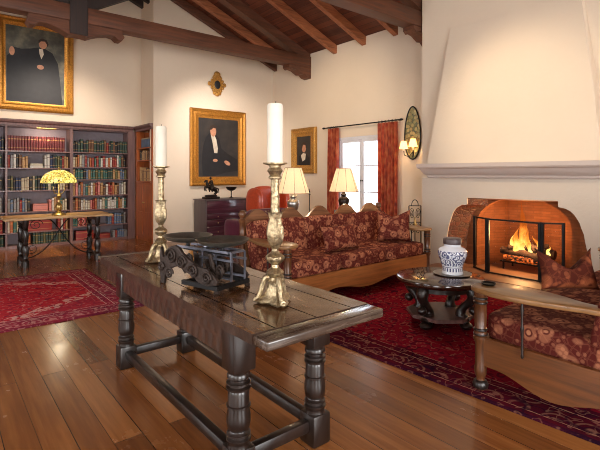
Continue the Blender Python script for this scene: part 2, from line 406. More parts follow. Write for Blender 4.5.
# ------------------------------------------------------------------ mesh builder
class MB:
    def __init__(s): s.bm = bmesh.new()
    def _merge(s, b2, mat=None):
        if mat is not None: bmesh.ops.transform(b2, matrix=mat, verts=b2.verts)
        me = bpy.data.meshes.new('tmp'); b2.to_mesh(me); b2.free(); s.bm.from_mesh(me); bpy.data.meshes.remove(me); return s
    def box(s, x0, x1, y0, y1, z0, z1, bev=0.0, mat=None, seg=2):
        b = bmesh.new(); bmesh.ops.create_cube(b, size=1.0)
        for v in b.verts:
            v.co = Vector(((x0+x1)/2+v.co.x*(x1-x0), (y0+y1)/2+v.co.y*(y1-y0), (z0+z1)/2+v.co.z*(z1-z0)))
        if bev: bmesh.ops.bevel(b, geom=list(b.edges), offset=bev, segments=seg, affect='EDGES', profile=.5)
        return s._merge(b, mat)
    def bar(s, p, q, w, h=None, roll=0.0, bev=0.0):
        p, q = Vector(p), Vector(q); d = q-p; L = d.length; h = h or w
        rot = d.to_track_quat('X', 'Z').to_matrix().to_4x4()
        m = Matrix.Translation((p+q)/2) @ rot @ Matrix.Rotation(roll, 4, 'X')
        return s.box(-L/2, L/2, -w/2, w/2, -h/2, h/2, bev, m)
    def lathe(s, prof, c=(0, 0, 0), seg=24, fr=None, mat=None):
        """prof [(r,z)]; fr(theta,z)->radius factor"""
        b = bmesh.new(); rings = []
        for r, z in prof:
            if r < 1e-5: rings.append([b.verts.new((c[0], c[1], c[2]+z))]); continue
            ring = []
            for k in range(seg):
                a = 2*PI*k/seg; f = fr(a, z) if fr else 1.0
                ring.append(b.verts.new((c[0]+r*f*math.cos(a), c[1]+r*f*math.sin(a), c[2]+z)))
            rings.append(ring)
        for A, B in zip(rings, rings[1:]):
            if len(A) == 1 and len(B) == 1: continue
            for k in range(seg):
                k2 = (k+1) % seg
                if len(A) == 1: b.faces.new((A[0], B[k2], B[k]))
                elif len(B) == 1: b.faces.new((A[k], A[k2], B[0]))
                else: b.faces.new((A[k], A[k2], B[k2], B[k]))
        if len(rings[0]) > 1: b.faces.new(list(reversed(rings[0])))
        if len(rings[-1]) > 1: b.faces.new(rings[-1])
        return s._merge(b, mat)
    def tube(s, pts, r, seg=8, mat=None):
        pts = [Vector(p) for p in pts]; n = len(pts)
        rs = r if isinstance(r, (list, tuple)) else [r]*n
        b = bmesh.new(); rings = []
        nrm = None
        for i, p in enumerate(pts):
            t = (pts[min(i+1, n-1)]-pts[max(i-1, 0)]).normalized()
            if nrm is None:
                up = Vector((0, 0, 1)) if abs(t.z) < .9 else Vector((1, 0, 0)); nrm = t.cross(up).normalized()
            else:
                nrm = (nrm-t*nrm.dot(t)).normalized()
            bi = t.cross(nrm)
            rings.append([b.verts.new(p+(nrm*math.cos(2*PI*k/seg)+bi*math.sin(2*PI*k/seg))*rs[i]) for k in range(seg)])
        for A, B in zip(rings, rings[1:]):
            for k in range(seg):
                k2 = (k+1) % seg; b.faces.new((A[k], A[k2], B[k2], B[k]))
        b.faces.new(list(reversed(rings[0]))); b.faces.new(rings[-1])
        bmesh.ops.recalc_face_normals(b, faces=b.faces)
        return s._merge(b, mat)
    def prism(s, poly, plane, a0, a1, bev=0.0, mat=None):
        """poly 2-D outline in 'xy','xz','yz'; extruded along the other axis from a0 to a1"""
        def P(u, v, a): return {'xy': (u, v, a), 'xz': (u, a, v), 'yz': (a, u, v)}[plane]
        b = bmesh.new()
        A = [b.verts.new(P(u, v, a0)) for u, v in poly]; B = [b.verts.new(P(u, v, a1)) for u, v in poly]
        n = len(poly); b.faces.new(A); b.faces.new(list(reversed(B)))
        for k in range(n): b.faces.new((A[k], B[k], B[(k+1) % n], A[(k+1) % n]))
        bmesh.ops.recalc_face_normals(b, faces=b.faces)
        if bev:
            es = [e for e in b.edges if len(e.link_faces) == 2 and e.calc_face_angle(0) > .9 and (e.verts[0].co-e.verts[1].co).length > bev*1.2]
            es = [e for e in b.edges if any(len(f.verts) > 4 or n <= 4 for f in e.link_faces)]
            bmesh.ops.bevel(b, geom=es, offset=bev, segments=2, affect='EDGES', profile=.5)
        big = [f for f in b.faces if len(f.verts) > 4]
        if big: bmesh.ops.triangulate(b, faces=big)
        return s._merge(b, mat)
    def ball(s, c, r, seg=16, mat=None):
        b = bmesh.new(); bmesh.ops.create_uvsphere(b, u_segments=seg, v_segments=max(6, seg//2), radius=1.0)
        rr = r if isinstance(r, (tuple, list)) else (r, r, r)
        for v in b.verts: v.co = Vector((c[0]+v.co.x*rr[0], c[1]+v.co.y*rr[1], c[2]+v.co.z*rr[2]))
        return s._merge(b, mat)
    def soft(s, c, size, n=5.0, crown=.0, cuts=8, mat=None):
        """rounded cushion box"""
        b = bmesh.new(); bmesh.ops.create_cube(b, size=2.0); bmesh.ops.subdivide_edges(b, edges=list(b.edges), cuts=cuts, use_grid_fill=True)
        for v in b.verts:
            x, y, z = v.co
            k = (abs(x)**n+abs(y)**n+abs(z)**n)**(1/n)
            x, y, z = x/k, y/k, z/k
            if crown: z *= 1+crown*(1-x*x)*(1-y*y)
            v.co = Vector((c[0]+x*size[0]/2, c[1]+y*size[1]/2, c[2]+z*size[2]/2))
        return s._merge(b, mat)
    def pillow(s, size, mat=None, cuts=16, seed=1, chop=0.0):
        w, h, t = size; rnd = random.Random(seed)
        b = bmesh.new(); G = {}
        N = cuts
        for side in (1, -1):
            for i in range(N+1):
                for j in range(N+1):
                    u = -1+2*i/N; v = -1+2*j/N
                    edge = i in (0, N) or j in (0, N)
                    if edge and side == -1: G[(side, i, j)] = G[(1, i, j)]; continue
                    x = u*(1-.10*(1-v*v)); y = v*(1-.10*(1-u*u))
                    th = ((1-u**4)*(1-v**4))**.55 if not edge else 0
                    th *= 1+.06*math.sin(4.3*u+seed)*math.cos(3.7*v+seed*2)
                    dip = chop*h*max(0, 1-abs(u)**.9)*max(0, (v+.2)/1.2)**1.3; th *= 1-.25*(dip/(chop*h) if chop else 0)
                    G[(side, i, j)] = b.verts.new((x*w/2, side*th*t/2, y*h/2-dip))
            for i in range(N):
                for j in range(N):
                    q = [G[(side, i, j)], G[(side, i+1, j)], G[(side, i+1, j+1)], G[(side, i, j+1)]]
                    b.faces.new(q if side == -1 else list(reversed(q)))
        bmesh.ops.recalc_face_normals(b, faces=b.faces)
        return s._merge(b, mat)
    def build(s, name, mat, parent=None, smooth=True, local=False, angle=40):
        bm = s.bm
        if parent is not None:
            if not local:
                w = Vector(parent.get('_w', (0, 0, 0))); bmesh.ops.translate(bm, vec=-w, verts=bm.verts)
            loc = Vector((0, 0, 0))
        else:
            xs = [v.co for v in bm.verts]
            lo = Vector([min(v[i] for v in xs) for i in range(3)]); hi = Vector([max(v[i] for v in xs) for i in range(3)])
            loc = Vector(((lo.x+hi.x)/2, (lo.y+hi.y)/2, lo.z))
            bmesh.ops.translate(bm, vec=-loc, verts=bm.verts)
        me = bpy.data.meshes.new(name); bm.to_mesh(me); bm.free()
        if smooth:
            me.polygons.foreach_set('use_smooth', [True]*len(me.polygons)); me.set_sharp_from_angle(angle=R(angle))
        me.materials.append(mat if not isinstance(mat, str) else M[mat])
        o = bpy.data.objects.new(name, me); COL.objects.link(o)
        o.location = loc
        if parent is not None:
            o.parent = parent
            o['_w'] = list(parent.get('_w', (0, 0, 0)))
        else: o['_w'] = list(loc)
        return o

def tag(o, label, cat, group=None, kind=None):
    o['label'] = label; o['category'] = cat
    if group: o['group'] = group
    if kind: o['kind'] = kind
    return o
def thing(name, label, cat, loc=(0, 0, 0), group=None, rotz=0.0):
    o = bpy.data.objects.new(name, None); COL.objects.link(o); o.empty_display_size = .1
    o.location = loc; o.rotation_euler = (0, 0, rotz); o['_w'] = list(loc)
    return tag(o, label, cat, group)
def struct(o): o['kind'] = 'structure'; return o
def copy_tree(o, parent=None):
    c = o.copy(); COL.objects.link(c)
    if parent is not None: c.parent = parent
    for ch in [x for x in bpy.data.objects if x.parent == o]: copy_tree(ch, c)
    return c

# ------------------------------------------------------------------ room shell
XE, YN, XW, YS = 6.5, 9.0, -3.04, -3.2      # east (window) wall, portrait wall, west and south walls
RX = 1.73
def roof(x): return 4.12+.41*((6.5-x) if x > RX else (x-(2*RX-6.5)))

struct(MB().box(-3.3, 7.2, -3.4, 10.6, -.1, 0).build('floor', 'floor', smooth=False))
b = MB()
for sgn in (1, -1):
    xo = 6.75 if sgn == 1 else 2*RX-6.75
    zr = roof(RX); ze = roof(6.75)
    b.prism([(RX, zr), (xo, ze), (xo, ze+.12), (RX, zr+.12)], 'xz', -3.4, 10.6)
struct(b.build('ceiling', 'boards', smooth=False))

# east wall, with the window opening and the firebox opening
wy0, wy1, wz0, wz1 = 5.42, 6.70, .50, 2.18
fy0, fy1, fz = 1.75, 4.05, 1.25
b = MB()
H = 4.16
for y0, y1, z0, z1 in ((YS, fy0, 0, H), (fy0, fy1, fz, H), (fy1, wy0, 0, H), (wy0, wy1, 0, wz0), (wy0, wy1, wz1, H), (wy1, YN, 0, H)):
    b.box(XE, XE+.22, y0, y1, z0, z1)
struct(b.build('wall_east', 'plaster', smooth=False))
def gable(x0, x1, z0=0.0):
    p = [(x0, z0), (x1, z0), (x1, roof(x1)+.03)]
    if x0 < RX < x1: p.append((RX, roof(RX)+.03))
    p.append((x0, roof(x0)+.03)); return p
struct(MB().prism(gable(3.47, 6.72), 'xz', YN, YN+.2).build('wall_north', 'plaster', smooth=False))
b = MB(); b.prism(gable(XW-.2, 3.8, 2.48), 'xz', 10.06, 10.46); b.box(XW-.2, 3.84, 10.36, 10.46, 0, 2.48)
struct(b.build('wall_alcove', 'plaster', smooth=False))
b = MB(); b.box(3.60, 3.80, YN+.2, 10.06, 2.5, roof(3.60)+.02); b.box(3.76, 3.84, YN+.2, 10.36, 0, 2.5)
struct(b.build('wall_return', 'plaster', smooth=False))
# unseen west and south walls; the west windows are added for fill light
b = MB()
win = [(-1.6, .2), (1.4, 3.2), (4.6, 6.4)]
ys = [YS]+[v for w in win for v in w]+[10.46]
for i in range(0, len(ys), 2): b.box(XW-.2, XW, ys[i], ys[i+1], 0, 4.16)
for a0, a1 in win: b.box(XW-.2, XW, a0, a1, 0, .6); b.box(XW-.2, XW, a0, a1, 3.0, 4.16)
struct(b.build('wall_west', 'plaster', smooth=False))
b = MB(); b.box(XW-.2, -1.6, YS-.2, YS, 0, 4.16); b.box(.2, 1.6, YS-.2, YS, 0, 4.16); b.box(3.4, 6.72, YS-.2, YS, 0, 4.16)
b.box(-1.6, .2, YS-.2, YS, 2.9, 4.16); b.box(1.6, 3.4, YS-.2, YS, 2.9, 4.16); b.box(-1.6, .2, YS-.2, YS, 0, .4); b.box(1.6, 3.4, YS-.2, YS, 0, .4)
b.prism([(XW-.2, 4.15), (6.72, 4.15), (6.72, roof(6.72)+.03), (RX, roof(RX)+.03), (XW-.2, roof(XW-.2)+.03)], 'xz', YS-.2, YS)
struct(b.build('wall_south', 'plaster', smooth=False))

# french window in the east wall
def casement(name, y0, y1, z0, z1, x, rows, parent):
    f = MB(); w = .055
    f.box(x, x+.05, y0, y0+w, z0, z1, .004); f.box(x, x+.05, y1-w, y1, z0, z1, .004)
    f.box(x, x+.05, y0+w, y1-w, z0, z0+w*1.3, .004); f.box(x, x+.05, y0+w, y1-w, z1-w, z1, .004)
    for k in range(1, rows):
        z = z0+(z1-z0)*k/rows; f.box(x+.012, x+.04, y0+w, y1-w, z-.012, z+.012)
    o = f.build(name, 'white_paint', parent, smooth=False)
    MB().box(x+.022, x+.028, y0+w, y1-w, z0+w, z1-w).build('window_pane', 'pane', o, smooth=False)
    return o
f = MB(); fx = XE+.03
f.box(fx-.02, fx+.09, wy0, wy0+.06, wz0, wz1); f.box(fx-.02, fx+.09, wy1-.06, wy1, wz0, wz1); f.box(fx-.02, fx+.09, wy0+.06, wy1-.06, wz1-.06, wz1); f.box(fx-.05, fx+.09, wy0+.06, wy1-.06, wz0, wz0+.05)
wn = struct(f.build('window_1', 'white_paint', smooth=False))
ym = (wy0+wy1)/2
s1 = casement('window_sash', wy0+.06, ym-.002, wz0+.05, wz1-.06, fx, 3, wn); s2 = casement('window_sash', ym+.002, wy1-.06, wz0+.05, wz1-.06, fx, 3, wn)
MB().ball((fx-.015, ym-.028, 1.30), .016, 8).build('window_knob', 'iron', s1); MB().ball((fx-.015, ym+.028, 1.30), .016, 8).build('window_knob', 'iron', s2)
# frames of the unseen windows: added west ones, then south ones
n = 2
for a0, a1 in win:
    f = MB(); x = XW-.14
    for y in (a0, (a0+a1)/2-.03, a1-.06): f.box(x, x+.06, y, y+.06, .6, 3.0)
    for z in (.6, 1.4, 2.2, 2.94): f.box(x+.005, x+.055, a0+.06, a1-.06, z, z+.06)
    w = struct(f.build('window_%d' % n, 'white_paint', smooth=False)); n += 1
for a0, a1 in ((-1.6, .2), (1.6, 3.4)):
    f = MB(); y = YS-.14
    for x in (a0, (a0+a1)/2-.03, a1-.06): f.box(x, x+.06, y, y+.06, .4, 2.9)
    for z in (.4, 1.2, 2.0, 2.84): f.box(a0+.06, a1-.06, y+.005, y+.055, z, z+.06)
    struct(f.build('window_%d' % n, 'white_paint', smooth=False)); n += 1

# rafters: one beam each, following the slope
def rafter(y, w, h, mat, name='rafter_beam', side=1, x_end=6.5):
    xo = x_end if side == 1 else 2*RX-6.5
    p = [(RX, roof(RX)), (xo, roof(xo)), (xo, roof(xo)-h), (RX, roof(RX)-h)]
    o = MB().prism([(a, c-.001) for a, c in p], 'xz', y-w/2, y+w/2, .008).build(name, mat, smooth=False)
    return struct(o)
for y in (8.36, 7.16-.38, 5.97, 5.19, 3.6, 2.8, 2.0, 1.2, .4, -.4, -1.2, -2.0): rafter(y, .11, .17, 'rafter')
rafter(8.88, .10, .17, 'truss', x_end=6.49)
for y in (9.6, 8.9, 8.1, 6.8, 6.0, 5.2, 3.6, 2.8, 2.0, 1.2): rafter(y, .11, .17, 'truss', side=-1)
rafter(9.6, .11, .17, 'truss_dark', x_end=3.6); rafter(9.97, .11, .17, 'truss_dark', x_end=3.6)

def truss(y0, y1, zb, xe):
    zt = zb+.25
    root = struct(MB().box(2*RX-6.5, xe, y0, y1, zb, zt, .012).build('truss_beam', 'truss'))
    ym = (y0+y1)/2
    # carved corbel at the wall end
    for sx, x0 in ((1, xe), (-1, 2*RX-6.5)):
        p = [(x0, zb-.001), (x0-sx*.62, zb-.001), (x0-sx*.62, zb-.06), (x0-sx*.56, zb-.10), (x0-sx*.50, zb-.08), (x0-sx*.40, zb-.10), (x0-sx*.26, zb-.17), (x0-sx*.18, zb-.16), (x0-sx*.10, zb-.22), (x0, zb-.24)]
        MB().prism(p, 'xz', y0+.01, y1-.01, .006).build('corbel', 'truss', root, smooth=False)
    # principal rafters
    for sx in (1, -1):
        xo = xe if sx == 1 else 2*RX-6.5
        MB().prism([(RX, roof(RX)-.001), (xo, roof(xo)-.001), (xo, roof(xo)-.20), (RX, roof(RX)-.24)], 'xz', ym-.09, ym+.09).build('principal_rafter', 'truss', root, smooth=False)
        # strut from the king post up to the rafter
        xs = RX+sx*1.9
        MB().bar((RX+sx*.12, ym, zt+.04), (xs, ym, roof(xs)-.20), .14, .17, bev=.006).build('strut', 'truss_dark', root, smooth=False)
    # king post with its dropped boss
    MB().box(RX-.13, RX+.13, ym-.15, ym+.15, zb-.20, roof(RX)-.2, .015).build('king_post', 'truss_dark', root, smooth=False)
    # carved bolster under the beam
    half = [(0, -.20), (.14, -.22), (.24, -.17), (.36, -.13), (.46, -.11), (.54, -.12), (.60, -.17), (.66, -.17), (.70, -.11), (.67, -.05), (.67, -.001)]
    p = [(RX+a, zb+c) for a, c in half]+[(RX-a, zb+c) for a, c in reversed(half[1:])]
    MB().prism(p, 'xz', y0+.015, y1-.015, .005).build('bolster', 'truss', root, smooth=False)
truss(7.55, 7.80, 3.80, 6.5)
truss(4.32, 4.56, 3.80, 6.5)

# ------------------------------------------------------------------ fireplace
CX = 6.05
fp = thing('fireplace', 'pale plaster fireplace with tapering hood, moulded mantel and scalloped brick mouth', 'fireplace', (6.05, 2.9, 0))
mouth = [(3.87, 0), (3.865, .3), (3.851, .498), (3.825, .64), (3.783, .763), (3.75, .85), (3.699, .92), (3.62, .965), (3.536, .981), (3.52, .985), (3.52, 1.08), (2.295, 1.09), (2.283, 1.085), (2.283, 1.016), (2.20, 1.00), (2.146, .974), (2.10, .93), (2.069, .882), (2.04, .83), (2.025, .776), (1.995, .70), (1.983, .62), (1.96, .5), (1.95, .3), (1.95, 0)]
outer = [(4.30, 0), (4.30, 5.0), (1.50, 5.0), (1.50, 0)]
ZT = roof(6.05)-.005
outer = [(4.30, 0), (4.30, ZT), (1.50, ZT), (1.50, 0)]
poly = outer+list(reversed(mouth))
cut = [(4.30, 0), (4.30, 1.37), (1.50, 1.37), (1.50, 0)]+list(reversed(mouth))
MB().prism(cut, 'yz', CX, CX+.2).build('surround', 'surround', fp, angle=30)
b = MB(); b.box(CX, CX+.2, 1.5, 4.30, 1.3702, ZT)
b.box(CX+.2, XE-.002, 4.1, 4.30, 0, ZT-.2); b.box(CX+.2, XE-.002, 1.5, 1.7, 0, ZT-.2)
b.build('chimney_breast', 'plaster', fp, angle=30)
# hood: tapering prism in front of the breast
b = bmesh.new()
lo = [(6.05, 4.08, 1.585), (5.84, 4.06, 1.585), (5.84, 1.74, 1.585), (6.05, 1.72, 1.585)]
hi = [(6.05, 3.80, 3.62), (6.02, 3.78, 3.62), (6.02, 2.02, 3.62), (6.05, 2.00, 3.62)]
L = [b.verts.new(v) for v in lo]; Hh = [b.verts.new(v) for v in hi]
b.faces.new(L); b.faces.new(list(reversed(Hh)))
for k in range(4): b.faces.new((L[k], Hh[k], Hh[(k+1) % 4], L[(k+1) % 4]))
bmesh.ops.recalc_face_normals(b, faces=b.faces)
mb = MB(); mb._merge(b); mb.build('hood', 'plaster', fp, smooth=False)
# mantel shelf, profiled (front profile swept along Y with returned ends)
prof = [(.0, 1.37), (.05, 1.37), (.07, 1.385), (.08, 1.41), (.13, 1.43), (.18, 1.47), (.21, 1.505), (.25, 1.515), (.27, 1.535), (.28, 1.585), (.0, 1.585)]
b = bmesh.new(); rings = []
for d, z in prof:
    e = min(d, .28)*.28
    rings.append([b.verts.new((6.052, 4.14+e, z)), b.verts.new((6.05-d, 4.14+e, z)), b.verts.new((6.05-d, 1.66-e, z)), b.verts.new((6.052, 1.66-e, z))])
for A, B in zip(rings, rings[1:]):
    for k in range(3): b.faces.new((A[k], A[k+1], B[k+1], B[k]))
bmesh.ops.remove_doubles(b, verts=b.verts, dist=1e-5); bmesh.ops.recalc_face_normals(b, faces=b.faces)
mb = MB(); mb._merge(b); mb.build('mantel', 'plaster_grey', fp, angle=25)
# rough brick reveal following the mouth
b = bmesh.new()
A = [b.verts.new((CX+.02, y, z)) for y, z in mouth]; B = [b.verts.new((CX+.30, y-(.16 if y > 2.9 else -.03), z-.0 if z < .05 else z-.03)) for y, z in mouth]
for k in range(len(mouth)-1): b.faces.new((A[k], A[k+1], B[k+1], B[k]))
bmesh.ops.recalc_face_normals(b, faces=b.faces)
mb = MB(); mb._merge(b); mb.build('brick_reveal', 'rubble', fp, angle=30)
# inner brick face with the arched fire opening
arch = [(3.53, 0), (3.53, .70)]+[(2.88+.65*math.cos(a), .70+.40*math.sin(a)) for a in [PI*k/14 for k in range(1, 14)]]+[(2.23, .70), (2.23, 0)]
MB().prism([(4.05, 0), (4.05, 1.25), (1.76, 1.25), (1.76, 0)]+list(reversed(arch)), 'yz', CX+.302, CX+.42).build('brick_arch', 'brick', fp, smooth=False)
b = MB()
b.prism([(CX+.42, 3.53), (CX+.9, 3.35), (CX+.9, 2.4), (CX+.42, 2.23), (CX+.42, 2.13), (CX+1.0, 2.3), (CX+1.0, 3.45), (CX+.42, 3.63)], 'xy', 0, 1.3)
b.box(CX+.42, CX+1.0, 2.13, 3.63, 1.3, 1.36)
b.build('firebox', 'brick', fp, smooth=False)
MB().box(5.60, 7.04, 1.7, 4.02, .0, .05, .008).build('hearth', 'hearth', fp)

# fire: grate, logs, embers, flames
fr = thing('hearth_fire', 'burning log fire with tall yellow flame inside the brick fireplace', 'fire', (6.55, 2.88, .05))
b = MB()
for k in range(7): b.bar((6.40, 2.58+.1*k, .17), (6.72, 2.58+.1*k, .17), .018)
for x in (6.42, 6.70):
    b.bar((x, 2.55, .16), (x, 3.21, .16), .02)
for x in (6.42, 6.70):
    for y in (2.6, 3.16): b.box(x-.01, x+.01, y-.01, y+.01, .052, .16)
b.build('fire_grate', 'iron', fr, smooth=False)
b = MB(); b.soft((6.56, 2.88, .22), (.34, .66, .10), 3, .4); b.build('ember_bed', 'ember', fr)
for p, q, r_ in (((6.44, 2.52, .26), (6.50, 3.22, .30), .06), ((6.66, 2.55, .30), (6.62, 3.20, .27), .065), ((6.45, 2.62, .36), (6.64, 3.02, .42), .05), ((6.62, 2.62, .40), (6.48, 3.12, .35), .05)):
    pts = [Vector(p).lerp(Vector(q), k/7)+Vector((0, 0, .012*math.sin(k*2.1))) for k in range(8)]
    MB().tube(pts, [r_*(1+.1*math.sin(k*1.7)) for k in range(8)], 10).build('log', 'log', fr)
def tongue(x, y, z, h, w, lean, seed):
    rnd = random.Random(seed); b = MB(); N = 18; pr = []
    pts = []; rs = []
    for k in range(N+1):
        s_ = k/N
        pts.append((x+.02*math.sin(5*s_+seed), y+lean*s_*s_+.035*math.sin(6.5*s_+seed*1.7)*s_, z+h*s_))
        rs.append(max(.002, w*(math.sin(PI*min(1, (s_*.82+.18)))**1.0)*(1-s_)**.55*(1+.14*math.sin(11*s_+seed))))
    b.tube(pts, rs, 12)
    return b.build('flame', 'flame', fr)
tongue(6.50, 2.94, .26, .82, 0.070, -.05, 1)
tongue(6.52, 3.06, .26, .30, 0.045, .0, 2)
tongue(6.52, 2.82, .30, .38, 0.04, .10, 3)
tongue(6.50, 2.70, .30, .26, .045, .06, 5)
tongue(6.47, 3.00, .24, .44, 0.062, -.03, 6)
tongue(6.50, 2.58, .30, .14, .03, -.01, 7)

# fire screen: three hinged panels
fs = thing('fire_screen', 'black three panel fire screen standing in front of the fire', 'fire screen', (5.95, 2.8, .05))
def panel(p, q):
    p, q = Vector((*p, 0)), Vector((*q, 0)); z0, z1 = .055, .815
    b = MB()
    d = (q-p).normalized()*.012
    for e in (p+d, q-d): b.bar((e.x, e.y, z0), (e.x, e.y, z1), .03)
    for z in (z0+.011, z1-.011): b.bar((p.x, p.y, z), (q.x, q.y, z), .02)
    o = b.build('screen_panel', 'iron', fs, smooth=False)
    b = bmesh.new(); vs = [b.verts.new(v) for v in ((p.x, p.y, z0+.02), (q.x, q.y, z0+.02), (q.x, q.y, z1-.02), (p.x, p.y, z1-.02))]; b.faces.new(vs)
    mb = MB(); mb._merge(b); mb.build('wire_mesh', 'screen', o, smooth=False)
panel((5.95, 3.155), (5.95, 2.45)); panel((6.14, 3.46), (5.955, 3.165)); panel((5.955, 2.44), (6.12, 2.235))

# fire tools on a wrought iron stand, left of the chimney
ft = thing('fire_tool_stand', 'tall wrought iron scrolled fire tool stand with brass handle behind sofa arm', 'fire tools', (5.62, 4.125, 0))
b = MB(); x0, y0 = 5.62, 4.125
ux, uy = .774, -.633          # the rack stands square to the corner
P = lambda a, z: (x0+ux*a, y0+uy*a, z)
for a in (-.09, .09): b.bar(P(a, 0), P(a, .95), .012)
for z in (.95, .70, .38, .08): b.bar(P(-.09, z), P(.09, z), .012)
b.build('rack', 'iron', ft, smooth=False)
b = MB()
b.tube([P(.05*math.cos(a), .955+.085*math.sin(a)) for a in [PI*k/10 for k in range(11)]], .006, 6)
b.build('carrying_loop', 'iron', ft)
for sg in (1, -1):
    for zc in (.83, .60):
        pts = [P(sg*(.045+.04*(1-k/20)*math.cos(4.5*PI*k/20)), zc+.09*(1-k/24)*math.sin(4.5*PI*k/20)) for k in range(21)]
        MB().tube(pts, .005, 6).build('scroll', 'iron', ft)
b = MB(); b.lathe([(.0, 0), (.022, .01), (.026, .05), (.018, .10), (.008, .13), (.012, .15), (0, .165)], P(0, .62), 12); b.build('brass_handle', 'brass', ft)
MB().bar(P(0, .06), P(0, .62), .010).build('poker', 'iron', ft)
b = MB(); b.box(x0-.08, x0+.08, y0-.08, y0+.08, 0, .02, .004); b.build('base', 'iron', ft)

# ------------------------------------------------------------------ rugs
rg = MB().box(-1.9, 1.75, 4.80, 7.24, .0, .012, .004).build('area_rug', 'rug_small'); tag(rg, 'worn red medallion rug with cream outlines in front of the library table', 'rug')
rg = MB().box(-1.4, 1.4, -2.9, 2.9, .0, .012, .004).build('area_rug', 'rug_large'); tag(rg, 'large crimson and navy bordered rug under sofas and round coffee table', 'rug')
rg.location = (4.06, 1.68, 0); rg.rotation_euler = (0, 0, R(-3.0)*-1)

# ------------------------------------------------------------------ long refectory table
tb = thing('refectory_table', 'long dark carved antique table with turned legs holding brass candlesticks', 'table', (1.34, 2.585, 0))
X0, X1, Y0, Y1 = .993, 1.684, 1.417, 3.755
b = MB()
bb = bmesh.new(); bmesh.ops.create_grid(bb, x_segments=14, y_segments=40, size=1.0)
rnd = random.Random(3)
for v in bb.verts:
    u, w = v.co.x, v.co.y
    jx = .0025*math.sin(w*17+u)+.0015*math.sin(w*41); jy = .005*math.sin(u*13)
    e = 1 if max(abs(u), abs(w)) > .999 else 0
    v.co = Vector(((X0+X1)/2+u*(X1-X0)/2+e*jx*(abs(u) > .999), Y0+.105+(w+1)/2*(Y1-Y0-.205)+0, .78+.002*math.sin(u*9)*math.sin(w*7)))
top = list(bb.faces)
r_ = bmesh.ops.extrude_face_region(bb, geom=top); vs = [x for x in r_['geom'] if isinstance(x, bmesh.types.BMVert)]
bmesh.ops.translate(bb, vec=(0, 0, -.045), verts=vs); bmesh.ops.recalc_face_normals(bb, faces=bb.faces)
b._merge(bb); tt_ = b.build('table_top', 'table_top', tb, angle=50); tt_.data.materials.append(M['worn_edge'])
for f in tt_.data.polygons:
    if abs(f.normal.z) < .5: f.material_index = 1
for y0, y1 in ((Y0, Y0+.102), (Y1-.098, Y1)):
    b = MB(); b.box(X0, X1, y0, y1, .736, .779, .010, seg=3); b.build('end_board', 'end_grain', tb)
LX = (1.04, 1.515); LY = (1.74, 3.325); LW = .12
legprof = [(.054, .160), (.050, .178), (.052, .186), (.058, .194), (.058, .202), (.048, .208), (.048, .212), (.056, .218), (.056, .226), (.044, .233), (.042, .238), (.052, .250), (.057, .280), (.056, .310), (.050, .340), (.050, .345), (.057, .349), (.057, .356), (.051, .360), (.050, .415), (.046, .424), (.057, .430), (.058, .438), (.046, .445), (.046, .449), (.057, .455), (.057, .462), (.045, .470), (.045, .476), (.055, .486), (.055, .498), (.050, .506), (.053, .525)]
for x in LX:
    for y in LY:
        b = MB(); b.box(x, x+LW, y, y+LW, .52, .735, .010); b.box(x, x+LW, y, y+LW, 0, .165, .012)
        b.lathe(legprof, (x+LW/2, y+LW/2, 0), 36)
        b.build('leg', 'ebony', tb)
for x in (LX[0]+.012, LX[1]+LW-.042):
    MB().box(x, x+.03, LY[0]+LW, LY[1], .575, .735, .003).build('apron', 'carved', tb, smooth=False)
    MB().box(x, x+.03, LY[1]+LW, Y1-.05, .60, .735, .003).build('apron_end', 'carved', tb, smooth=False)
for y in (LY[0]+.045, LY[1]+.045):
    MB().box(LX[0]+LW, LX[1], y, y+.03, .60, .735, .003).build('cross_apron', 'ebony', tb, smooth=False)
for x in LX: MB().box(x+.035, x+.085, LY[0]+LW, LY[1], .075, .135, .008).build('stretcher', 'ebony', tb)
for y in LY: MB().box(LX[0]+LW, LX[1], y+.035, y+.085, .075, .135, .008).build('stretcher', 'ebony', tb)

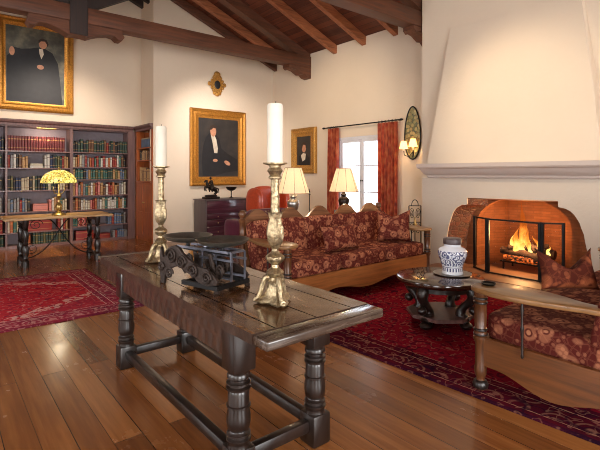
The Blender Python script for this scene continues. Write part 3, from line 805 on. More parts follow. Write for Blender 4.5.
# candlesticks
def candlestick(x, y, rot, label):
    c = thing('candlestick', label, 'candlestick', (x, y, .782), 'altar candlesticks on the long table')
    z = .782; o = (x, y, z)
    b = MB()
    tri = lambda a, h: (1+.34*math.cos(3*(a-rot))*max(0, 1-h/.14))*(1+.07*math.cos(15*a)*max(0, 1-h/.13))
    b.lathe([(0, .003), (.074, .003), (.082, .012), (.070, .024), (.050, .038), (.040, .055), (.036, .080), (.034, .100), (.036, .110), (.026, .120), (.024, .130)], o, 36, tri)
    for k in range(3):
        a = rot+2*PI*k/3
        b.ball((x+.095*math.cos(a), y+.095*math.sin(a), z+.014), (.018, .018, .013), 10)
        b.tube([(x+(.03+.075*s_)*math.cos(a), y+(.03+.075*s_)*math.sin(a), z+.127-.107*s_+.022*math.sin(2*PI*s_)) for s_ in [q/8 for q in range(9)]], [.013, .015, .016, .015, .014, .013, .014, .016, .014], 8)
    b.build('foot', 'silver_gilt', c)
    b = MB(); b.lathe([(.024, .128), (.040, .142), (.044, .155), (.034, .168), (.020, .178), (.018, .192), (.036, .206), (.046, .222), (.046, .234), (.034, .246), (.022, .254), (.016, .265), (.018, .275)], o, 24, lambda a, h: 1+.06*math.cos(8*a)); b.build('knop', 'silver_gilt', c)
    b = MB(); b.lathe([(.018, .273), (.024, .285), (.038, .310), (.044, .345), (.042, .375), (.034, .405), (.030, .425), (.038, .450), (.040, .456), (.026, .452)], o, 24, lambda a, h: 1+.10*math.cos(6*a)); b.build('leaf_cup', 'silver_gilt', c)
    b = MB(); b.lathe([(.023, .445), (.022, .50), (.021, .60), (.0215, .622)], o, 20); b.build('column', 'silver_gilt', c)
    b = MB(); b.lathe([(.022, .62), (.033, .626), (.033, .634), (.026, .642), (.034, .655), (.040, .664), (.036, .672), (.028, .68), (.030, .69), (.050, .696), (.062, .700), (.062, .705), (.030, .704), (0, .704)], o, 28); b.build('drip_pan', 'silver_gilt', c)
    b = MB(); b.lathe([(.0, .705), (.0405, .705), (.041, .71), (.040, .990), (.036, 1.0), (.030, .996), (0, .992)], o, 28); cd = b.build('candle', 'wax', c)
    MB().tube([(x, y, z+.99), (x+.002, y, z+1.004), (x+.005, y, z+1.014)], .002, 6).build('wick', 'wick', cd)
candlestick(1.325, 1.819, .3, 'ornate candlestick with ivory candle, standing nearest the near end of the dark table')
candlestick(1.29, 3.20, .8, 'ornate candlestick with ivory candle, at the far end of the dark table')

# antique counter scale
sc = thing('balance_scale', 'antique iron balance scale with two round pans between the candlesticks', 'scale', (1.25, 2.43, .782), rotz=R(-75))
def LB(mb, name, mat, parent=sc, **k): return mb.build(name, mat, parent, local=True, **k)
b = MB()
b.bar((-.02, -.15, .03), (.27, -.15, .03), .022, .026, bev=.003); b.bar((-.21, .09, .03), (.27, .09, .03), .022, .026, bev=.003)
for u in (0, .26): b.bar((u, -.15, .03), (u, .09, .03), .02, .024)
LB(b, 'base_frame', 'iron', smooth=False)
for u in (-.20, .26):
    for v in (-.15, .09):
        LB(MB().lathe([(.0, 0), (.016, 0), (.018, .008), (.010, .02), (.012, .03)], (u, v, 0), 10), 'foot', 'cast')
# pierced cast side plate facing the room: scrollwork outline with a lion like crest left plain
plate = [(-.27, .0), (-.285, .06), (-.28, .12), (-.29, .17), (-.275, .215), (-.25, .16), (-.23, .155), (-.20, .20), (-.15, .225), (-.10, .235), (-.05, .225), (-.01, .195), (.05, .165), (.12, .135), (.19, .13), (.25, .10), (.28, .07), (.27, .05), (.20, .035), (.13, .045), (.08, .075), (.0, .10), (-.06, .12), (-.12, .105), (-.18, .085), (-.22, .05), (-.235, .0)]
plate = [(a*.74 if a < 0 else a, c_) for a, c_ in plate]
LB(MB().prism(plate, 'xz', -.165, -.145, .004), 'cast_plate', 'cast', smooth=False)
for (cu, cz, r_, k) in ((-.19, .10, .028, 1), (-.10, .170, .048, -1), (-.012, .145, .042, 1), (.09, .105, .04, -1), (.20, .08, .038, 1), (-.115, .07, .034, 1)):
    pts = [(cu+k*r_*(1-j/26)*math.cos(4*PI*j/24), -.17, cz+r_*(1-j/26)*math.sin(4*PI*j/24)) for j in range(25)]
    LB(MB().tube(pts, .007, 6), 'scroll', 'cast')
# second plate on the far side
LB(MB().prism([(a*.96, c_*.9) for a, c_ in plate], 'xz', .085, .10, .003), 'back_plate', 'cast', smooth=False)
# steel lever frame
b = MB()
for v in (-.04, .07):
    b.bar((-.20, v, .205), (.24, v, .205), .012, .014); b.bar((.0, v, .16), (.27, v, .16), .012, .012)
for u in (.0, .13, .25): b.bar((u, -.04, .205), (u, .07, .205), .012)
for u in (.02, .26):
    for v in (-.04, .07): b.bar((u, v, .045), (u, v, .205), .010)
b.bar((.02, -.04, .06), (.26, -.04, .06), .012); b.bar((.02, .07, .06), (.26, .07, .06), .012)
LB(b, 'lever_frame', 'steel', smooth=False)
for u, v, r_, zc in ((-.14, -.01, .148, .235), (.14, .01, .155, .232)):
    LB(MB().lathe([(.012, .20-.0), (.010, zc-.012), (.04, zc-.004), (.045, zc)], (u, v, 0), 14), 'pan_support', 'iron')
    LB(MB().lathe([(0, zc), (r_*.55, zc+.001), (r_*.85, zc+.014), (r_, zc+.034), (r_*1.02, zc+.038), (r_*.98, zc+.038), (r_*.82, zc+.018), (r_*.5, zc+.006), (0, zc+.005)], (u, v, 0), 40), 'pan', 'pan')
for u, v in ((-.20, .05), (-.02, .05), (.12, .05), (.22, -.09)):
    pts = [(u+.03*(1-j/20)*math.cos(4*PI*j/16), v, .10+.045*(1-j/20)*math.sin(4*PI*j/16)) for j in range(17)]
    LB(MB().tube(pts, .008, 6), 'scroll', 'cast')
LB(MB().bar((-.2, .012, .19), (.24, .012, .19), .02, .026, bev=.003), 'beam', 'iron', smooth=False)
for u in (-.14, .14):
    b = MB(); b.tube([(u, -.09, .20), (u, -.07, .12), (u+.03, -.05, .05)], [.010, .014, .010], 8); LB(b, 'bracket', 'cast')
LB(MB().lathe([(0, .026), (.03, .03), (.034, .05), (.026, .075), (.012, .085), (.014, .10), (0, .105)], (.10, -.02, .02), 14), 'counterweight', 'bronze')
LB(MB().lathe([(0, .205), (.02, .21), (.012, .235), (.016, .25), (0, .262)], (0, .012, 0), 10), 'pointer', 'steel')

# ------------------------------------------------------------------ sofas
def make_sofa(label):
    s = thing('sofa', label, 'sofa', (0, 0, 0), 'pair of carved oak sofas facing each other')
    W = 1.25; yf, yb = -.48, .44
    def apron(x):
        a = abs(x)
        return .085+.06*(1-math.cos(min(1, a/.5)*PI))/2 if a < .5 else .145-.045*(1-math.cos(min(1, (a-.5)/.35)*PI))/2+(.05*(a-.85)/.35 if a > .85 else 0)
    N = 60
    def L(mb, name, mat, **k): return mb.build(name, mat, s, local=True, **k)
    pr = [(-1.2, .33), ]+[(-1.2+2.4*k/N, apron(-1.2+2.4*k/N)) for k in range(N+1)]+[(1.2, .33)]
    L(MB().prism(pr, 'xz', yf+.005, yf+.04), 'front_rail', 'oak', angle=30)
    def apron2(y):
        a = abs(y+.02); return .085+.075*(1-math.cos(min(1, a/.34)*PI))/2
    for sx in (-1, 1):
        pr = [(yf+.05, .345)]+[(yf+.05+(yb-yf-.1)*k/30, apron2(yf+.05+(yb-yf-.1)*k/30)) for k in range(31)]+[(yb-.05, .345)]
        x = sx*(W-.03); L(MB().prism(pr, 'yz', min(x, x-sx*.03), max(x, x-sx*.03)), 'side_rail', 'oak_side_shaded', angle=30)
    L(MB().box(-1.2, 1.2, yf+.05, yb-.05, .27, .30), 'seat_deck', 'oak', smooth=False)
    # scalloped back board
    def crest(x):
        q = (x+10.0) % .5; q = min(q, .5-q)    # distance from a hump centre at multiples of .5
        return .845+.150*(.5+.5*math.cos(2*PI*q/.5))**.75
    NN = 150
    pr = [(-1.2, .15)]+[(-1.2+2.4*k/NN, crest(-1.2+2.4*k/NN)) for k in range(NN+1)]+[(1.2, .15)]
    L(MB().prism(pr, 'xz', yb-.05, yb-.01), 'back_board', 'crest_oak', angle=30)
    fpf = [(.032, 0), (.040, .012), (.042, .03), (.030, .05), (.026, .07), (.036, .10), (.040, .13), (.034, .16), (.034, .30), (.045, .33), (.045, .345), (.038, .35), (.043, .36), (.043, .372), (.038, .38), (.042, .392), (.036, .40), (.040, .50), (.039, .56), (.043, .565), (.043, .575), (.038, .58), (.043, .59), (.043, .60), (.037, .61), (.041, .62), (.041, .648)]
    for sx in (-1, 1):
        po_ = L(MB().lathe(fpf, (sx*(W-.045), yf+.02, 0), 20), 'front_post', 'oak_post')
        for zr in (.362, .392, .570, .598):
            MB().lathe([(.038, zr-.009), (.045, zr-.005), (.046, zr), (.045, zr+.005), (.038, zr+.009)], (sx*(W-.045), yf+.02, 0), 20).build('turned_ring', 'ebony', po_, local=True)
        MB().lathe([(.030, .001), (.047, .012), (.050, .035), (.040, .055), (.034, .06)], (sx*(W-.045), yf+.02, 0), 20).build('bun_foot', 'ebony', po_, local=True)
        bp = [(.030, 0), (.040, .03), (.030, .06), (.034, .16), (.034, .70), (.040, .72), (.034, .74), (.034, .84), (.042, .85), (.045, .875), (.030, .89), (.028, .90), (.046, .93), (.046, .955), (.030, .985), (0, .992)]
        L(MB().lathe(bp, (sx*(W-.045), yb-.03, 0), 18), 'back_post', 'oak_post')
        # flat arm board with a rounded bow front
        o = [(-.06, yb-.10), (-.09, .12), (-.13, .02), (-.17, -.10), (-.185, -.26), (-.18, -.38), (-.15, -.45), (-.09, -.495), (-.02, -.515), (.05, -.50), (.095, -.44), (.125, -.32), (.128, -.20), (.11, -.08), (.075, .05), (.04, .16), (.02, yb-.10)]
        L(MB().prism([(sx*(W-.045+a), c_) for a, c_ in (o if sx == 1 else o)], 'xy', .65, .682, .007), 'arm', 'oak_pale', angle=50)
        for yy in (yf+.31,):
            L(MB().lathe([(.006, .30), (.010, .31), (.006, .33), (.008, .345), (.006, .40), (.010, .47), (.012, .48), (.007, .50), (.006, .56), (.011, .60), (.007, .62), (.007, .65)], (sx*(W-.002), yy, 0), 10), 'spindle', 'ebony')
    for k in (-1, 0, 1):
        b = MB(); b.soft((k*.785, -.055, .405), (.783, .82, .175), 9, .10, 12); c_ = L(b, 'seat_cushion', 'floral', angle=80)
        m = Matrix.Translation((k*.79, .275, .635)) @ Matrix.Rotation(R(-12), 4, 'X')
        b = MB(); b.soft((0, 0, 0), (.792, .18, .48), 9, .0, 12, m); L(b, 'back_cushion', 'floral', angle=80)
    return s
s1 = make_sofa('oak sofa with scalloped crest facing the room, floral cushions, behind coffee table')
s1.location = (4.0, 4.08, .012)
s2 = copy_tree(s1); s2['label'] = 'oak sofa cut off by the frame, seen from its arm end, nearest the camera'
s2.location = (4.0, 1.07, .012); s2.rotation_euler = (0, 0, PI)

def throw(label, loc, size, rot, mat, seed, chop=0.0):
    o = MB().pillow(size, seed=seed, chop=chop).build('throw_pillow', mat, None, angle=120)
    me = o.data; zs = [v.co.z for v in me.vertices]; mid = (max(zs)+min(zs))/2
    for v in me.vertices: v.co.z -= mid        # origin at its middle so that it can lean
    o.location = loc; o.rotation_euler = tuple(R(a) for a in rot); tag(o, label, 'pillow'); return o
throw('square floral throw pillow with pinched top in the far corner of the crested sofa', (4.80, 3.87, .735), (.46, .44, .15), (-12, 0, -46), 'floral', 2, .20)
throw('long floral lumbar pillow lying across the middle of the crested sofa', (3.78, 3.86, .665), (.60, .31, .15), (-16, 0, 3), 'floral', 3)
throw('small russet brocade pillow with pinched top resting on the arm of the nearest sofa', (2.89, 1.045, .872), (.34, .25, .12), (-20, 0, -40), 'floral_dark', 4, .62)

# ------------------------------------------------------------------ coffee table and what stands on it
cx, cy = 3.71, 2.44
ct = thing('coffee_table', 'round dark coffee table with carved scroll legs on the crimson rug', 'coffee table', (cx, cy, .012))
b = MB(); b.lathe([(0, .425), (.36, .412), (.385, .416), (.398, .43), (.402, .446), (.396, .462), (.385, .466), (0, .466)], (cx, cy, 0), 64); b.build('table_top', 'mahogany_dark' if 'mahogany_dark' in M else 'ebony', ct)
b = MB(); b.lathe([(.30, .36), (.31, .36), (.31, .425), (.0, .425)], (cx, cy, 0), 48); b.build('apron', 'ebony', ct)
for k in range(4):
    a = R(45+90*k)-R(39.3)
    pts = []; rs = []
    for j in range(21):
        s_ = j/20; z = .40-.325*s_
        rr = .27+.055*math.sin(s_*2*PI*.95+.3)-.01*s_
        pts.append((cx+rr*math.cos(a), cy+rr*math.sin(a), z)); rs.append(.054-.012*math.sin(PI*s_)+.007*math.sin(9*s_))
    b = MB(); b.tube(pts, rs, 12)
    e = pts[-1]; b.ball((e[0], e[1], .05), (.058, .058, .036), 12)
    b.ball((cx+.33*math.cos(a), cy+.33*math.sin(a), .20), (.045, .045, .04), 12)
    b.build('scroll_leg', 'ebony', ct)
oc = [(cx+.31*math.cos(R(22.5+45*k)-R(39.3)), cy+.31*math.sin(R(22.5+45*k)-R(39.3))) for k in range(8)]
MB().prism(oc, 'xy', .10, .135, .006).build('lower_shelf', 'case', ct, smooth=False)

jx, jy = 3.86, 2.40
tr = MB().lathe([(0, .4665), (.155, .4665), (.175, .474), (.178, .478), (.170, .478), (.15, .4705), (0, .4705)], (jx, jy, 0), 40).build('round_tray', 'pewter'); tag(tr, 'round mirrored tray under the blue and white jar', 'tray')
gj = thing('ginger_jar', 'blue and white porcelain ginger jar with dark lid on coffee table', 'jar', (jx, jy, .472))
MB().lathe([(0, 0), (.098, 0), (.102, .008), (.096, .03), (.094, .06), (.104, .10), (.124, .15), (.136, .19), (.134, .22), (.116, .245), (.088, .258), (.078, .265), (.078, .285), (0, .285)], (jx, jy, .472), 40).build('jar_body', 'porcelain', gj)
MB().lathe([(0, .285), (.084, .285), (.086, .292), (.084, .335), (.078, .342), (0, .345)], (jx, jy, .472), 32).build('jar_lid', 'bureau_side', gj)
sp = thing('spectacles', 'gold wire spectacles lying folded on coffee table edge', 'spectacles', (3.52, 2.52, .4665))
for sx in (-1, 1):
    pts = [(3.52+sx*.032+.026*math.cos(2*PI*k/16), 2.52, .493+.023*math.sin(2*PI*k/16)) for k in range(17)]
    MB().tube(pts, .0032, 6).build('rim', 'bronze', sp)
    MB().tube([(3.52+sx*.052, 2.52, .490), (3.52+sx*.053, 2.57, .488), (3.52+sx*.03, 2.635, .471)], .0018, 6).build('temple_arm', 'brass', sp)
MB().tube([(3.512, 2.52, .492), (3.52, 2.519, .496), (3.528, 2.52, .492)], .002, 6).build('bridge', 'brass', sp)
ash = MB().lathe([(0, 0), (.034, 0), (.044, .006), (.048, .014), (.044, .014), (.036, .006), (0, .005)], (2.84, 1.50, .695), 24).build('coaster_dish', 'iron'); tag(ash, 'small dark round dish on the arm of the nearest sofa', 'dish')

# ------------------------------------------------------------------ console and table lamps behind the sofa
cn = thing('console_table', 'narrow wooden console table hidden behind the crested sofa, holding two lamps', 'console table', (4.3, 4.80, 0))
MB().box(3.40, 5.20, 4.62, 4.98, .72, .75, .006).build('table_top', 'oak', cn)
for x in (3.45, 5.10):
    for y in (4.66, 4.90): MB().lathe([(.018, 0), (.026, .05), (.020, .10), (.026, .4), (.020, .62), (.028, .66), (.028, .72)], (x+.02, y+.02, 0), 12).build('leg', 'oak_post', cn)
MB().box(3.46, 5.14, 4.65, 4.95, .64, .72).build('apron', 'oak', cn, smooth=False)
def table_lamp(x, y, label, mat):
    z = .75
    l = thing('table_lamp', label, 'lamp', (x, y, z), 'shaded lamps behind the sofa')
    MB().lathe([(0, 0), (.080, 0), (.085, .015), (.072, .035), (.044, .06), (.034, .09), (.040, .13), (.056, .18), (.078, .24), (.084, .28), (.074, .315), (.046, .335), (.030, .345), (.044, .36), (.046, .372), (.030, .385), (.022, .40), (.012, .43), (.010, .50)], (x, y, z), 24).build('lamp_base', mat, l)
    b = MB(); N = 32; bb = bmesh.new(); prev = None
    prof = [(.222, .415), (.200, .49), (.165, .60), (.135, .70), (.112, .765)]
    fr = lambda a, h: 1+.012*math.cos(8*a)
    rings = [[bb.verts.new((x+r_*fr(2*PI*k/N, 0)*math.cos(2*PI*k/N), y+r_*fr(2*PI*k/N, 0)*math.sin(2*PI*k/N), z+h)) for k in range(N)] for r_, h in prof]
    for A, B in zip(rings, rings[1:]):
        for k in range(N): bb.faces.new((A[k], A[(k+1) % N], B[(k+1) % N], B[k]))
    ge = bmesh.ops.solidify(bb, geom=list(bb.faces), thickness=.003)
    b._merge(bb); sh = b.build('lamp_shade', 'shade', l, angle=60)
    for k in range(8):
        a = 2*PI*k/8+.2
        MB().tube([(x+(r_*1.015+.001)*math.cos(a), y+(r_*1.015+.001)*math.sin(a), z+h) for r_, h in prof], .002, 6).build('shade_rib', 'bronze', sh)
    b = MB(); b.tube([(x+.224*math.cos(a), y+.224*math.sin(a), z+.415) for a in [2*PI*k/32 for k in range(33)]], .005, 6); b2 = MB(); b2.tube([(x+.113*math.cos(a), y+.113*math.sin(a), z+.765) for a in [2*PI*k/32 for k in range(33)]], .004, 6)
    b.build('shade_trim', 'oak_pale', sh); b2.build('shade_trim', 'oak_pale', sh)
    MB().ball((x, y, z+.55), (.03, .03, .042), 12).build('bulb', 'bulb', l)
    MB().tube([(x+.05, y-.02, z+.50), (x+.05, y-.02, z+.34)], .0025, 6).build('pull_chain', 'brass', l)
    pl = bpy.data.lights.new('lamp_light', 'POINT'); pl.energy = 1.5; pl.color = (1.0, .86, .70); pl.shadow_soft_size = .05
    po = bpy.data.objects.new('lamp_light', pl); COL.objects.link(po); po.location = (x, y, z+.60)
    pl2 = bpy.data.lights.new('lamp_light', 'POINT'); pl2.energy = 9; pl2.color = (1.0, .76, .48); pl2.shadow_soft_size = .05
    po2 = bpy.data.objects.new('lamp_light', pl2); COL.objects.link(po2); po2.location = (x, y, z+.385)
table_lamp(3.82, 4.82, 'lit cream shaded table lamp with pewter base, in front of the small gilt portrait', 'pewter')
table_lamp(4.80, 4.82, 'lit cream shaded table lamp with dark bronze base, in front of the window', 'bronze')
cs = thing('iron_pricket', 'slender dark iron pricket rising behind the sofa crest between the two lamps', 'candle holder', (4.10, 4.80, .75))
MB().lathe([(0, 0), (.045, 0), (.045, .008), (.01, .02), (.006, .03), (.006, .40), (.010, .41), (.008, .43), (.002, .47), (0, .475)], (4.10, 4.80, .75), 12).build('stem', 'iron', cs)
MB().lathe([(0, .38), (.014, .385), (.016, .392), (0, .392)], (4.10, 4.80, .75), 12).build('drip_ring', 'iron', cs)
pf = thing('photo_frame', 'small silver photo frame standing on the console beside the bronze lamp', 'photo frame', (4.62, 4.78, .75))
b = MB(); b.box(4.56, 4.68, 4.77, 4.785, .752, .90, .003); b.build('frame', 'pewter', pf)
MB().box(4.572, 4.668, 4.7665, 4.7695, .765, .888).build('photograph', 'paper', pf, smooth=False)

# ------------------------------------------------------------------ leather chairs behind
wc = thing('wingback_chair', 'orange red leather wingback chair in front of the bureau', 'armchair', (5.12, 7.2, 0))
b = MB(); b.soft((5.12, 7.42, .78), (.64, .18, .82), 3.4, 0, 8); b.build('backrest', 'leather_red', wc, angle=80)
for sx in (-1, 1):
    m = Matrix.Translation((5.12+sx*.35, 7.22, .86)) @ Matrix.Rotation(sx*R(-10), 4, 'Z')
    b = MB(); b.soft((0, 0, 0), (.13, .44, .60), 2.8, 0, 8, m); b.build('wing', 'leather_red', wc, angle=80)
    b = MB(); b.soft((5.12+sx*.36, 7.05, .44), (.13, .62, .36), 5, 0, 8); b.build('armrest', 'leather_red', wc, angle=80)
    for yy in (6.80, 7.42): MB().lathe([(.018, 0), (.025, .14), (.03, .20)], (5.12+sx*.32, yy, 0), 10).build('leg', 'ebony', wc)
b = MB(); b.soft((5.12, 7.06, .36), (.60, .60, .30), 6, .1, 8); b.build('seat', 'leather_red', wc, angle=80)

pc = thing('club_chair', 'plum leather chair turned away, seen over the sofa end below the bureau', 'armchair', (4.20, 6.2, 0))
b = MB(); b.soft((4.20, 5.95, .58), (.86, .15, .58), 7, 0, 8); b.build('backrest', 'leather_purple', pc, angle=80)
for sx in (-1, 1):
    b = MB(); b.soft((4.20+sx*.40, 6.30, .48), (.12, .62, .42), 5, 0, 8); b.build('armrest', 'leather_purple', pc, angle=80)
    for yy in (5.98, 6.54): MB().lathe([(.018, 0), (.026, .14), (.03, .20)], (4.20+sx*.36, yy, 0), 10).build('leg', 'ebony', pc)
b = MB(); b.soft((4.20, 6.32, .36), (.70, .60, .26), 6, .1, 8); b.build('seat', 'leather_purple', pc, angle=80)
b = MB()
for k in range(15): b.ball((3.82+.054*k, 5.868, .835), .007, 6)
b.build('nail_heads', 'brass', pc)

# bureau with bronze and compote
br = thing('bureau', 'dark purple mahogany bureau chest against the wall below the portrait', 'chest', (4.86, 8.66, 0))
b = MB(); b.box(4.34, 5.42, 8.40, 8.93, .08, .875, .005); b.build('carcass', 'bureau_side', br)
b = MB(); b.box(4.31, 5.45, 8.37, 8.935, .875, .895, .005); b.build('top', 'bureau_side', br)
MB().box(4.37, 5.39, 8.383, 8.3995, .60, .865, .003).build('fall_front', 'mahogany', br)
for z0, z1 in ((.475, .59), (.33, .465), (.10, .32)):
    d = MB().box(4.37, 5.39, 8.383, 8.3995, z0, z1, .003).build('drawer', 'mahogany', br)
    for x in (4.62, 5.14): MB().ball((x, 8.378, (z0+z1)/2), .012, 8).build('knob', 'brass', d)
for x in (4.38, 5.38):
    for y in (8.44, 8.88): MB().lathe([(.03, 0), (.04, .04), (.03, .08)], (x, y, 0), 12).build('foot', 'ebony', br)
st = thing('bronze_statuette', 'dark bronze statuette of a rearing horse and rider on the bureau', 'statuette', (4.57, 8.60, .896))
x, y, z = 4.57, 8.60, .896
b = MB(); b.box(x-.17, x+.17, y-.09, y+.09, z, z+.05, .012); b.soft((x, y, z+.065), (.28, .14, .06), 3); b.build('plinth', 'bronze', st)
b = MB()
b.tube([(x+.10, y, z+.20), (x+.02, y, z+.23), (x-.06, y, z+.27)], [.05, .055, .045], 10)
b.tube([(x-.06, y, z+.27), (x-.10, y, z+.34), (x-.10, y, z+.39)], [.040, .028, .022], 10)
b.tube([(x-.09, y, z+.39), (x-.13, y, z+.385), (x-.16, y, z+.36)], [.024, .02, .013], 8)
for sy in (-.03, .03):
    b.tube([(x+.10, y+sy, z+.20), (x+.13, y+sy, z+.14), (x+.09, y+sy, z+.10), (x+.11, y+sy, z+.06)], [.035, .022, .014, .015], 8)
    b.tube([(x-.06, y+sy, z+.25), (x-.13, y+sy, z+.26), (x-.14, y+sy, z+.20), (x-.12, y+sy, z+.17)], [.025, .017, .012, .011], 8)
b.tube([(x+.13, y, z+.22), (x+.18, y, z+.21), (x+.19, y, z+.12)], [.02, .018, .006], 8)
b.build('horse', 'bronze', st)
b = MB()
b.tube([(x+.03, y, z+.26), (x+.02, y, z+.33), (x-.0, y, z+.40)], [.035, .038, .03], 10); b.ball((x-.01, y, z+.445), (.026, .024, .032), 10)
for sy in (-1, 1):
    b.tube([(x+.02, y+sy*.03, z+.27), (x-.02, y+sy*.06, z+.22), (x+.0, y+sy*.06, z+.15)], [.024, .018, .014], 8)
    b.tube([(x+.0, y+sy*.03, z+.38), (x-.03, y+sy*.05, z+.33), (x-.08, y+sy*.02, z+.34)], [.016, .013, .010], 8)
b.build('rider', 'bronze', st)
x, y = 5.08, 8.62
cp = thing('compote', 'dark footed metal compote bowl on the bureau under the portrait corner', 'bowl', (x, y, .896))
MB().lathe([(0, 0), (.055, 0), (.058, .008), (.02, .025), (.012, .05), (.012, .14), (.018, .16)], (x, y, .896), 20).build('stem', 'bronze', cp)
MB().lathe([(0, .16), (.04, .165), (.09, .19), (.118, .23), (.122, .25), (.112, .25), (.08, .20), (0, .175)], (x, y, .896), 28).build('bowl', 'bronze', cp)

# ------------------------------------------------------------------ pictures
def framed(name, label, c, w, h, fw, axis, mat, cmat, depth=.07):
    """axis 'n': hangs on a wall at Y=c.y facing -Y; 'e': on the wall at X=c.x facing -X"""
    root = thing(name, label, 'picture', c)
    def P(u, v, d): return (c[0]+u, c[1]-d, c[2]+v) if axis == 'n' else (c[0]-d, c[1]-u, c[2]+v)
    prof = [(0, .0), (0, depth*.7), (fw*.15, depth), (fw*.35, depth*.75), (fw*.6, depth*.85), (fw*.85, depth*.45), (fw, depth*.35), (fw, 0)]
    bb = bmesh.new(); rings = []
    for su, sv in ((-1, -1), (1, -1), (1, 1), (-1, 1)):
        rings.append([bb.verts.new(P(su*(w/2-a), sv*(h/2-a), d)) for a, d in prof])
    for k in range(4):
        A, B = rings[k], rings[(k+1) % 4]
        for j in range(len(prof)-1): bb.faces.new((A[j], B[j], B[j+1], A[j+1]))
    bmesh.ops.recalc_face_normals(bb, faces=bb.faces)
    m = MB(); m._merge(bb); m.build('frame', mat, root, angle=30)
    def slab(poly, d0, d1, nm, mt, parent=root):
        bb = bmesh.new()
        A = [bb.verts.new(P(u, v, d0)) for u, v in poly]; B = [bb.verts.new(P(u, v, d1)) for u, v in poly]; n = len(poly)
        bb.faces.new(A); bb.faces.new(list(reversed(B)))
        for k in range(n): bb.faces.new((A[k], B[k], B[(k+1) % n], A[(k+1) % n]))
        bmesh.ops.recalc_face_normals(bb, faces=bb.faces)
        bmesh.ops.triangulate(bb, faces=[f for f in bb.faces if len(f.verts) > 4])
        m = MB(); m._merge(bb); return m.build(nm, mt, parent, smooth=False)
    iw, ih = w/2-fw, h/2-fw
    cv = slab([(-iw, -ih), (iw, -ih), (iw, ih), (-iw, ih)], .001, depth*.3, 'canvas', cmat)
    return root, slab, cv, depth*.3
def ell(cu, cv, ru, rv, n=20, rot=0): return [(cu+ru*math.cos(2*PI*k/n)*math.cos(rot)-rv*math.sin(2*PI*k/n)*math.sin(rot), cv+ru*math.cos(2*PI*k/n)*math.sin(rot)+rv*math.sin(2*PI*k/n)*math.cos(rot)) for k in range(n)]

# portrait of a seated figure in evening dress on the north wall
root, slab, cv, d = framed('portrait_painting', 'tall gilt framed portrait of a seated person in black jacket above the bureau', (4.96, YN-.012, 2.02), 1.40, 1.70, .20, 'n', 'gold', 'canvas_dark')
k = lambda px, py: ((px-219.5)/41*1.05*1.0, (146.5-py)/61*1.335)   # canvas 199..240 x 116..177
def Q(pts): return [k(*p) for p in pts]
slab(Q([(207, 136), (211, 131), (216, 132), (220, 137), (222, 147), (228, 152), (238, 158), (239, 170), (226, 172), (214, 176), (204, 176), (203, 160), (204, 146)]), d, d+.002, 'painted_coat', 'paint_black', cv)
slab(Q([(211.5, 133), (214.5, 132), (217, 138), (218.5, 147), (218, 152), (215, 152), (213.5, 142)]), d+.002, d+.0035, 'painted_shirt', 'paint_white', cv)
slab(ell(*k(214, 129.5), .075, .125), d+.002, d+.004, 'painted_face', 'paint_skin', cv)
slab(Q([(210, 128), (211, 124.5), (214, 123), (217, 124), (217.5, 127), (214, 126.3), (212, 128.5)]), d+.004, d+.005, 'painted_hair', 'paint_hair', cv)
slab(ell(*k(228, 162), .085, .045, rot=-.5), d+.002, d+.004, 'painted_hand', 'paint_skin', cv)
slab(ell(*k(216, 159.5), .06, .035), d+.002, d+.004, 'painted_hand', 'paint_skin', cv)

# big portrait above the bookcase
root, slab, cv, d = framed('portrait_painting', 'huge gilt framed portrait of a person in dark cloak above the bookcase', (1.525, 10.045, 3.54), 1.33, 1.78, .165, 'n', 'gold', 'canvas_storm')
def Q(pts): return [((p[0]-35)/60*1.0, min(.70, (62.5-p[1])/87*1.45+.09)) if p[1] < 100 else ((p[0]-35)/60*1.0, -.72) for p in pts]
slab(Q([(6, 106), (6, 60), (12, 54), (12, 49), (20, 50), (30, 48), (36, 46), (42, 45), (52, 50), (58, 62), (60, 80), (63, 106)]), d, d+.002, 'painted_cloak', 'paint_black', cv)
slab(Q([(38, 47), (42, 47), (43, 53), (40.5, 59), (38.5, 53)]), d+.002, d+.0035, 'painted_collar', 'paint_white', cv)
slab(ell(*Q([(42, 41)])[0], .070, .095), d+.002, d+.004, 'painted_face', 'paint_skin', cv)
slab(Q([(37.5, 41), (37.5, 37), (41, 34.3), (46, 35.5), (48, 40), (47, 44), (45.8, 40), (44, 37.5), (40, 38)]), d+.004, d+.005, 'painted_hair', 'paint_hair', cv)
slab(ell(*Q([(11, 54)])[0], .045, .085), d+.002, d+.004, 'painted_hand', 'paint_skin', cv)
slab(ell(*Q([(39.5, 68.5)])[0], .06, .045), d+.002, d+.004, 'painted_hand', 'paint_skin', cv)

# small portrait on the east wall
root, slab, cv, d = framed('portrait_painting', 'small gilt framed bust portrait on the window wall beside the curtain', (XE-.012, 7.775, 1.955), .86, 1.03, .19, 'e', 'gold_dark', 'canvas_dark')
slab([(-.18, -.32), (-.17, -.12), (-.06, -.04), (.08, -.06), (.19, -.16), (.20, -.32)], d, d+.002, 'painted_coat', 'paint_black', cv)
slab([(-.10, -.10), (-.02, -.05), (.08, -.07), (.05, -.20), (-.04, -.24)], d+.002, d+.003, 'painted_collar', 'paint_white', cv)
slab(ell(.01, .07, .075, .105), d+.002, d+.004, 'painted_face', 'paint_skin', cv)
slab([(-.09, .04), (-.09, .15), (-.02, .20), (.07, .18), (.10, .10), (.08, .05), (.06, .13), (-.02, .14), (-.06, .04)], d+.004, d+.005, 'painted_hair', 'paint_hair', cv)

